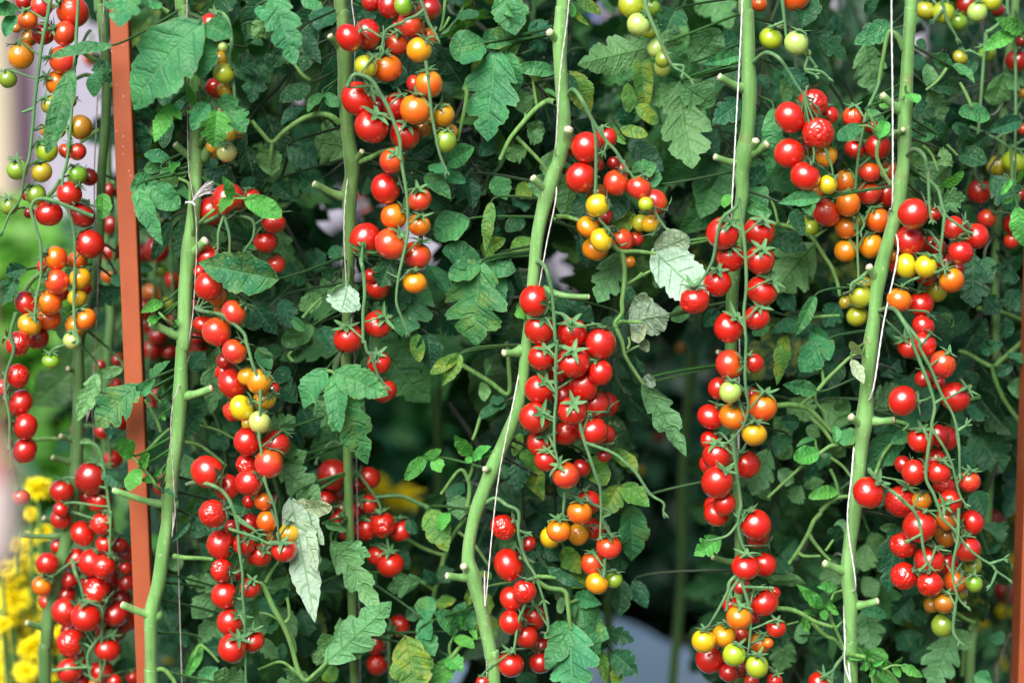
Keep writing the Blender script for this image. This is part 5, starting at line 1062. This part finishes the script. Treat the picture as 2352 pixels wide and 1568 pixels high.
# ---------------------------------------------------------------- leaf stalks
for plant, dep, rmm, line in STALK_D:
    e, sp, pdep = PLANTS[plant]
    pts = [P(x, y, dep) for x, y in parse_pts(line)]
    s0 = near_on(sp, pts[0])
    if (s0 - pts[0]).length < .03: pts[0] = Vector((pts[0].x, s0.y, pts[0].z))
    s = spline(pts, 6); mb = MB()
    rr = rmm / 1000 * SCL(dep) * .72
    mb.tube(s, [rr * (1.15 - .35 * i / len(s)) for i in range(len(s))], 8, 0, None, .04)
    mb.obj('leaf_stalk', [M_PET], e)

# ---------------------------------------------------------------- leaves in view
# places (picture x, y, half sizes) where the light background shows through the foliage
GAPS = [(105, 230, 125, 280), (40, 560, 70, 250), (735, 185, 24, 40), (748, 262, 40, 48), (640, 20, 20, 14), (1035, 60, 26, 40), (765, 480, 20, 34), (862, 480, 20, 38), (955, 560, 26, 50), (1025, 545, 45, 30), (700, 540, 24, 30),
        (1062, 250, 20, 45), (1655, 25, 36, 26), (1398, 15, 18, 40), (1345, 50, 40, 50), (1402, 285, 20, 40), (1615, 415, 22, 46), (1288, 592, 30, 42), (1345, 640, 18, 22), (1500, 1480, 120, 85), (1400, 1400, 40, 50), (1035, 1500, 34, 40), (640, 1545, 40, 30), (1090, 1540, 50, 40), (1310, 1545, 40, 40),
        (985, 930, 150, 150), (1530, 960, 110, 300), (1510, 1240, 100, 130), (80, 950, 110, 170), (60, 1330, 130, 250), (2095, 110, 30, 40), (2025, 40, 24, 30), (2090, 230, 12, 14), (1945, 225, 16, 16), (1880, 160, 30, 30), (935, 1140, 60, 40), (860, 1110, 30, 40), (2230, 1450, 40, 60), (225, 330, 40, 160), (805, 620, 16, 40), (1630, 180, 20, 20), (2190, 250, 10, 20), (1900, 20, 14, 14), (340, 1530, 40, 40), (1280, 1530, 30, 30)]
def to_pic(p):
    d = p - CAMP; k = DIST / d.dot(FWD)
    return 1176 + d.x * k * 2352, 784 - d.dot(UPV) * k * 2352
HOLES = [(985, 930, 150, 150), (1530, 960, 110, 300), (1510, 1240, 100, 130), (80, 950, 110, 170), (60, 1330, 130, 250), (935, 1140, 60, 40), (860, 1110, 30, 40), (2230, 1450, 40, 60)]   # hollows with only dark bushes behind
GAPS = [g for g in GAPS if g not in HOLES]
def gap(gx, gy, m=0.0, light=False):
    return any(((gx - a) / (c + m)) ** 2 + ((gy - b) / (d + m)) ** 2 < 1 for a, b, c, d in (GAPS if light else GAPS + HOLES))
ox = oy = 0.0; li = 0; lcount = {}
FG = [c for c in PLANTS if c in 'ACDEFGH']
def pick(p, back):
    cs = [c for c in PLANTS if (PLANTS[c][2] > .25) == back]
    ok = [c for c in cs if lcount.get(c, 0) < 98] or cs
    return min(ok, key=lambda c: abs(near_on(PLANTS[c][1], p).x - p.x) + .5 * abs(PLANTS[c][2] - p.y))
for wd in LEAF_D.split():
    if wd[0] == '@': ox, oy = tile(wd[1:]); continue
    bx, by_, tx, ty_, w, k, d = wd.split(',')
    li += 1; r = random.Random(li * 7 + 3)
    if float(d) >= 6 and any(gap(ox + (float(bx) * (1 - q) + float(tx) * q) / 4, oy + (float(by_) * (1 - q) + float(ty_) * q) / 4, 8 if float(d) < 9 else 16) for q in (.2, .5, .8)): continue
    kind, lob = k[0], int(k[1])
    if kind in 'dv' and float(w) > 155 and r.random() < .75: lob = min(2, lob + r.choice((1, 1, 2)))
    dep = float(d) / 100
    if dep > .24: dep *= 1.0
    B = P(ox + float(bx) / 4, oy + float(by_) / 4, dep + .012)
    tip_d = dep - .004 + r.uniform(-.012, .008)
    if kind in 'v': tip_d = dep + r.uniform(0, .03)
    T = P(ox + float(tx) / 4, oy + float(ty_) / 4, tip_d)
    W = float(w) / 4 / 2352 * SCL(dep)
    ax = T - B; L = ax.length
    if kind in 'uv': n = Vector((r.uniform(-.35, .35), 1, r.uniform(-.1, .5)))
    else: n = Vector((r.uniform(-.45, .45), -1, r.uniform(.0, .75)))
    mb = MB()
    small = L < .03
    blade(mb, frame(Vector((0, 0, 0)), ax, n), L, W * (1.06, 1.08, 1.22)[lob], lob, r, r.uniform(-.10, .55) if kind not in 'uv' else r.uniform(-.35, .25), r.uniform(-.1, .8), 1.0 if kind != 'n' else 1.5,
          20 if small else (36 if L > .07 else 28), 5 if small else 7, r.uniform(-.35, .35), .12)
    pl = pick(B, dep > .135 and li % 3 != 0)
    e, sp, pdep = PLANTS[pl]; lcount[pl] = lcount.get(pl, 0) + 1
    # its own little stalk, running back into the plant
    s0 = near_on(sp, B + Vector((0, 0, .02))) - B
    back = -ax.normalized()
    if s0.length < .11:
        c = bez(Vector((0, 0, 0)), back * .012, s0 + Vector((0, .01, 0)) - s0.normalized() * .02, s0, 8)
    else:
        en = back * min(.03, L * .5) + Vector((0, .05, .01))
        c = bez(Vector((0, 0, 0)), back * .012, en - Vector((0, .02, 0)), en, 8)
    rb = .0010 + .004 * min(.12, L) * .6
    if not small or s0.length < .05: mb.tube(c, [rb * (1 + .05 * i) for i in range(9)], 6, 1)
    o = mb.obj('leaf', [M_LEAF, M_PET]); 
    o.parent = e; o.matrix_parent_inverse = Matrix.Translation(-e.location); o.location = B
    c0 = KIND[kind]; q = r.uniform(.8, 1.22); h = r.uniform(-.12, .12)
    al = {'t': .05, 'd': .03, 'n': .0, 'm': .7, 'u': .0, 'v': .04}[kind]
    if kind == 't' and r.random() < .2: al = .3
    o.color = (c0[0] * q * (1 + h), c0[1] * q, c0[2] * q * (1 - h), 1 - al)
    if kind == 'u': o['label'] = 'leaf turned over, its pale veined underside showing'
    elif kind == 'm': o['label'] = 'green leaf blotched with yellow between the veins'

# ---------------------------------------------------------------- leaves of the back rows
VAR = [compound_mesh(100 + i, i % 3) for i in range(9)]
r = random.Random(77); made = 0; cnt = {}
for k in range(2600):
    if made >= 400: break
    gx = r.uniform(330, 2380) if r.random() < .94 else r.uniform(150, 330)
    gy = r.uniform(-160, 1620); lay = r.random()
    dep = .10 + .14 * r.random() if lay < .33 else (.24 + .30 * r.random())
    if gap(gx, gy, 45): continue
    if any(t['z'] > dep - .05 and abs(t['g'][0] - gx) < 90 and abs(t['g'][1] - gy) < 95 and t['r'] > .006 for t in TOMS): continue
    p = P(gx, gy, dep)
    cs = [c for c in PLANTS if cnt.get(c, 0) + lcount.get(c, 0) < 97 and c != 'A']
    if not cs: break
    pl = min(cs, key=lambda c: abs(near_on(PLANTS[c][1], p).x - p.x) + .8 * abs(PLANTS[c][2] - p.y))
    s0 = near_on(PLANTS[pl][1], p); dx = p.x - s0.x
    if abs(dx) > .22: continue
    ax = Vector((math.copysign(.5, dx) * r.uniform(.1, 1.2), r.uniform(-.6, .4), r.uniform(-1.3, -.15)))
    n = Vector((r.uniform(-.5, .5), r.uniform(-1.2, -.1), r.uniform(.1, 1.0)))
    s = r.uniform(.8, 1.3)
    M = frame(p - ax.normalized() * .085 * s, ax, n)
    if any(gap(*to_pic(M @ Vector((q * s, 0, -.03 * q * s))), m=30) for q in (.06, .13, .19)): continue
    o = bpy.data.objects.new('leaf', r.choice(VAR)); COL.objects.link(o)
    e = PLANTS[pl][0]; o.parent = e; o.matrix_parent_inverse = Matrix.Translation(-e.location)
    o.matrix_basis = M @ Matrix.Scale(s, 4)
    q = r.uniform(.32, .85); h = r.uniform(-.15, .15)  # back-row leaf colour darkened to stand in for the shade there
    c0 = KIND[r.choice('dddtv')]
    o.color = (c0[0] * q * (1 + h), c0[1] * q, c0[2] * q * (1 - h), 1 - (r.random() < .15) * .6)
    cnt[pl] = cnt.get(pl, 0) + 1; made += 1
print('leaves', li, made, lcount, cnt)

# ================================================================== yellow flowers and bushes behind
def flower_mesh(seed):
    r = random.Random(seed); mb = MB()
    for ring, (el, n, ln) in enumerate([(82, 7, .45), (64, 13, .62), (46, 18, .80), (28, 22, .95), (10, 24, 1.0), (-8, 22, .98), (-24, 18, .9)]):
        for k in range(n):
            f = 2 * math.pi * (k + .5 * (ring % 2)) / n + r.uniform(-.1, .1); e = R(el + r.uniform(-9, 9))
            d = Vector((math.cos(f) * math.cos(e), math.sin(f) * math.cos(e), math.sin(e)))
            t = Vector((-math.sin(f), math.cos(f), 0)); u = d.cross(t)
            L = ln * r.uniform(.85, 1.1); rows = []
            for i in range(5):
                q = i / 4; w = .115 * math.sin(math.pi * (.15 + .78 * q))
                c = d * (L * (.12 + .88 * q)) + u * (.10 * q * q) + Vector((0, 0, -.10 * q * q))
                rows.append([c - t * w + u * w * .5, c, c + t * w + u * w * .5])
            mb.grid(rows)
    return mb.mesh('flower', [M_YEL])
M_YEL = mat_plain('yellow_petal', (0.92, 0.78, 0.006), (0.95, 0.86, 0.012), 2, .6, .1, .01)
FLW = [flower_mesh(i) for i in range(3)]

def leafy(mb, c, rad, n, r, size, lo=0.0):
    """many small leaf faces spread through an ellipsoid"""
    for k in range(n):
        d = Vector((r.gauss(0, 1), r.gauss(0, 1), r.gauss(0, 1))).normalized() * (r.random() ** .45)
        bump = .75 + .5 * noise.noise(Vector((d.x * 2.2, d.y * 2.2, d.z * 2.2)) + Vector(c))
        p = Vector((c[0] + d.x * rad[0] * bump, c[1] + d.y * rad[1] * bump, c[2] + d.z * rad[2] * bump))
        if p.z < lo: continue
        ax = Vector((r.uniform(-1, 1), r.uniform(-1, .4), r.uniform(-.8, .8))); nn = Vector((r.uniform(-.6, .6), r.uniform(-1, .2), r.uniform(.1, 1)))
        M = frame(p, ax, nn); s = size * r.uniform(.6, 1.3); w = s * r.uniform(.22, .32)
        rows = []
        for i in range(4):
            q = i / 3; ww = w * math.sin(math.pi * (.08 + .88 * q))
            rows.append([M @ Vector((q * s, -ww, .12 * s * q * q + ww * .3)), M @ Vector((q * s, 0, .12 * s * q * q)), M @ Vector((q * s, ww, .12 * s * q * q + ww * .3))])
        mb.grid(rows)

def mat_foliage(name, a, b):
    k = NT(name); tc = k.new('ShaderNodeTexCoord'); n = k.noise(5.0, tc.outputs['Object'], 3.0); n2 = k.noise(40.0, tc.outputs['Object'], 2.0)
    f = k.smooth(k.math('ADD', n.outputs['Fac'], k.math('MULTIPLY_ADD', n2.outputs['Fac'], .5, -.25)), .35, .65)
    c = k.mix(f, rgba(a), rgba(b)); k.l.new(c, k.b.inputs['Base Color']); k.b.inputs['Roughness'].default_value = .5
    tr = k.new('ShaderNodeBsdfTranslucent'); k.l.new(k.mix(1.0, c, (1.3, 1.5, .5, 1), 'MULTIPLY'), tr.inputs['Color'])
    ms = k.new('ShaderNodeMixShader'); ms.inputs[0].default_value = .25; k.l.new(k.b.outputs[0], ms.inputs[1]); k.l.new(tr.outputs[0], ms.inputs[2]); k.l.new(ms.outputs[0], k.out.inputs[0])
    return k.m
M_FOL = mat_foliage('flower_foliage', (.030, .11, .045), (.05, .16, .06))
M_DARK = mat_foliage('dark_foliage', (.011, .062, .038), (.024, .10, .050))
M_BRI = mat_foliage('bright_foliage', (.060, .24, .020), (.11, .33, .03))
M_WOOD = mat_plain('twig', (.05, .035, .02), (.08, .06, .035), 20, .8, .4, .004)

def mum(label, dep, blooms, seed):
    r = random.Random(seed); ps = []
    for x, y, rr in blooms:
        d = dep + r.uniform(-.10, .0); ps.append((P(x, y, d), rr / 2352 * SCL(d)))
    cx = sum(p.x for p, _ in ps) / len(ps); top = max(p.z for p, _ in ps); sx = max(abs(p.x - cx) for p, _ in ps) + .07
    e = thing('chrysanthemum', (cx, dep + .05, 0), label, 'flower plant', 'yellow chrysanthemums behind the tomatoes')
    mb = MB()
    leafy(mb, (cx, dep + .17, top * .42), (sx, .13, top * .56), int(900 + 2600 * sx), r, .055, .01)
    mb.obj('foliage', [M_FOL], e)
    mb = MB()
    for p, rr in ps:
        b = Vector((cx + (p.x - cx) * .3, dep + .08, 0))
        mb.tube(bez(b, b + Vector((0, 0, p.z * .5)), p - Vector((0, -.01, p.z * .3)), p, 8), [.0035] * 5 + [.0025] * 4, 5)
    mb.obj('stem', [M_PET], e)
    for p, rr in ps:
        o = bpy.data.objects.new('flower', r.choice(FLW)); COL.objects.link(o); o.parent = e
        o.matrix_parent_inverse = Matrix.Translation(-e.location)
        ax = Vector((r.uniform(-.5, .5), r.uniform(-.9, -.1), 1)).normalized()
        o.matrix_basis = Matrix.Translation(p) @ (ax.to_track_quat('Z', 'Y') @ Quaternion((0, 0, 1), r.uniform(0, 6))).to_matrix().to_4x4() @ Matrix.Scale(rr * 1.02, 4)
mum('yellow chrysanthemum at the lower left corner, many round heads crowded together', .42,
    [(88, 1122, 38), (66, 1244, 26), (82, 1292, 24), (102, 1222, 24), (28, 1330, 34), (32, 1376, 42), (84, 1412, 27), (36, 1450, 42), (74, 1486, 38), (6, 1432, 22), (14, 1520, 34), (128, 1484, 26), (46, 1290, 26), (4, 1300, 26), (8, 1560, 26), (20, 1480, 26), (100, 1460, 24), (58, 1330, 26), (58, 1424, 28), (110, 1380, 24), (60, 1540, 30), (98, 1516, 26), (14, 1352, 26), (24, 1420, 26), (104, 1300, 22), (70, 1180, 20), (140, 1450, 22), (112, 1550, 26), (36, 1250, 24)], 1)
mum('yellow chrysanthemum behind the lowest red cluster, bright heads by the slanting post', .75, [(289, 1198, 10), (350, 1188, 12), (310, 1530, 10), (384, 1520, 12)], 2)
mum('blurred yellow chrysanthemum low in the dark middle gap', 1.05, [(868, 1112, 30), (930, 1140, 34), (962, 1150, 30), (905, 1150, 26), (740, 1150, 20), (610, 1080, 14)], 3)
mum('yellow chrysanthemum between the right-hand clusters and the right post', .60, [(2252, 1440, 24), (2256, 1470, 18), (2236, 1444, 16), (2290, 1522, 24), (2306, 1404, 20), (2318, 1284, 14), (2330, 1190, 10), (2192, 1566, 14), (1994, 1238, 14), (1820, 1246, 16)], 4)

def bush(label, gx0, gx1, gy0, gy1, dep, thick, n, m, seed, size=.075, holes=True):
    """tall bush: crown of many separate leaves, thin where light comes through"""
    r = random.Random(seed)
    a, b = P(gx0, gy1, dep), P(gx1, gy0, dep); z0, z1 = max(.02, a.z), b.z; cx = (a.x + b.x) / 2
    e = thing('bush', (cx, dep, 0), label, 'bush', 'bushes behind the tomato rows')
    mb = MB(); k = 0; tries = 0
    while k < n and tries < n * 6:
        tries += 1
        p = Vector((r.uniform(a.x, b.x), dep + r.uniform(-thick, thick), r.uniform(z0, z1)))
        u = (p.x - cx) / max(.01, (b.x - a.x) / 2); v = (p.z - z0) / (z1 - z0)
        if abs(u) ** 4 + max(0, v * 1.08) ** 5 > 1 + .5 * noise.noise(p * 6): continue
        if noise.noise(p * 9 + Vector((seed, 0, 0))) < -.28: continue
        ax = Vector((r.uniform(-1, 1), r.uniform(-1, .4), r.uniform(-1, .5))); nn = Vector((r.uniform(-.6, .6), r.uniform(-1, .2), r.uniform(.1, 1)))
        M = frame(p, ax, nn); s = size * r.uniform(.6, 1.3); w = s * r.uniform(.25, .36)
        if holes and any(gap(*to_pic(M @ Vector((q * s, 0, -.2 * s * q * q))), m=20, light=True) for q in (0, .5, 1)): continue
        rows = []
        for i in range(4):
            q = i / 3; ww = w * math.sin(math.pi * (.08 + .88 * q))
            rows.append([M @ Vector((q * s, -ww, -.2 * s * q * q + ww * .3)), M @ Vector((q * s, 0, -.2 * s * q * q)), M @ Vector((q * s, ww, -.2 * s * q * q + ww * .3))])
        mb.grid(rows); k += 1
    mb.obj('crown', [m], e)
    mb = MB()
    for k in range(6):
        p = Vector((cx + r.uniform(-.8, .8) * (b.x - cx), dep, z0 + (z1 - z0) * r.uniform(.3, .9)))
        mb.tube(bez(Vector((cx, dep, 0)), Vector((cx, dep, p.z * .5)), p - Vector((0, 0, .1)), p, 6), [.012, .011, .010, .008, .007, .005, .003], 6)
    mb.obj('trunk', [M_WOOD], e)
bush('bright green blurred bush above the yellow flowers at left', -80, 270, 440, 1560, 1.5, .22, 3400, M_BRI, 1, .075, False)
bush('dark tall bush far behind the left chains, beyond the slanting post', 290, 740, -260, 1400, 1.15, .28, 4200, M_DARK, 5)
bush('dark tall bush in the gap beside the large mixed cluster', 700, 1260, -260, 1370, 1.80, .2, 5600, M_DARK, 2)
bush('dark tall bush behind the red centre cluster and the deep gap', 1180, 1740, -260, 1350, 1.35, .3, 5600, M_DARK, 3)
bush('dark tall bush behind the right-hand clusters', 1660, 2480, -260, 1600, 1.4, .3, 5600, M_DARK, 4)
r = random.Random(4)
e = thing('bush', P(990, 900, 1.42).xyz * 1, 'low teal-green bush far back, under the dark tall bush', 'bush', 'bushes behind the tomato rows')
e.location.z = 0
mb = MB(); leafy(mb, (e.location.x, 1.42, .40), (.50, .18, .52), 6000, r, .085, .01); mb.obj('crown', [mat_foliage('teal_foliage', (.03, .20, .12), (.08, .30, .07))], e)

# unidentified pale pink shape, built as a tied pouch, close to the camera at the left edge, far out of focus
def bag():
    dep = -1.0
    p = P(-12, 1190, dep); mb = MB(); rows = []
    prof = [(0, .10), (.04, .5), (.12, .86), (.25, 1.0), (.45, .98), (.62, .80), (.76, .52), (.86, .30), (.92, .22), (1.0, .34)]
    H = .092; W = .0150; z0 = p.z - .034
    for h, w in prof:
        row = []
        for j in range(24):
            f = 2 * math.pi * j / 24; k = 1 + .07 * math.cos(6 * f + h * 5) * (h ** .7)
            row.append((p.x + math.cos(f) * W * w * k, dep + math.sin(f) * W * w * k, z0 + h * H))
        rows.append(row)
    e = thing('pink_shape', (p.x, dep, z0), 'blurred greyish pink cloth bag close to the camera at the left edge', 'bag')
    mb.grid(rows[:6], None, 0, closed=True)
    m1 = mat_plain('grey_pink_surface', (0.52, 0.44, 0.45), (0.56, 0.48, 0.49), 60, .9, .3, .001)
    m2 = mat_plain('rose_surface', (0.42, 0.17, 0.20), (0.46, 0.20, 0.23), 60, .9, .3, .001)
    o = mb.obj('body', [m1], e); sd_ = o.modifiers.new('s', 'SUBSURF'); sd_.levels = sd_.render_levels = 1
    mb = MB(); mb.grid(rows[5:], None, 0, closed=True); o = mb.obj('neck', [m2], e)
    mb = MB(); mb.tube([Vector((p.x, dep, z0 + H * .9)), Vector((p.x - .01, dep, z0 + H + .3)), Vector((p.x - .02, dep, z0 + H + .6))], .002, 6)
    mb.obj('cord', [m2], e)
bag()
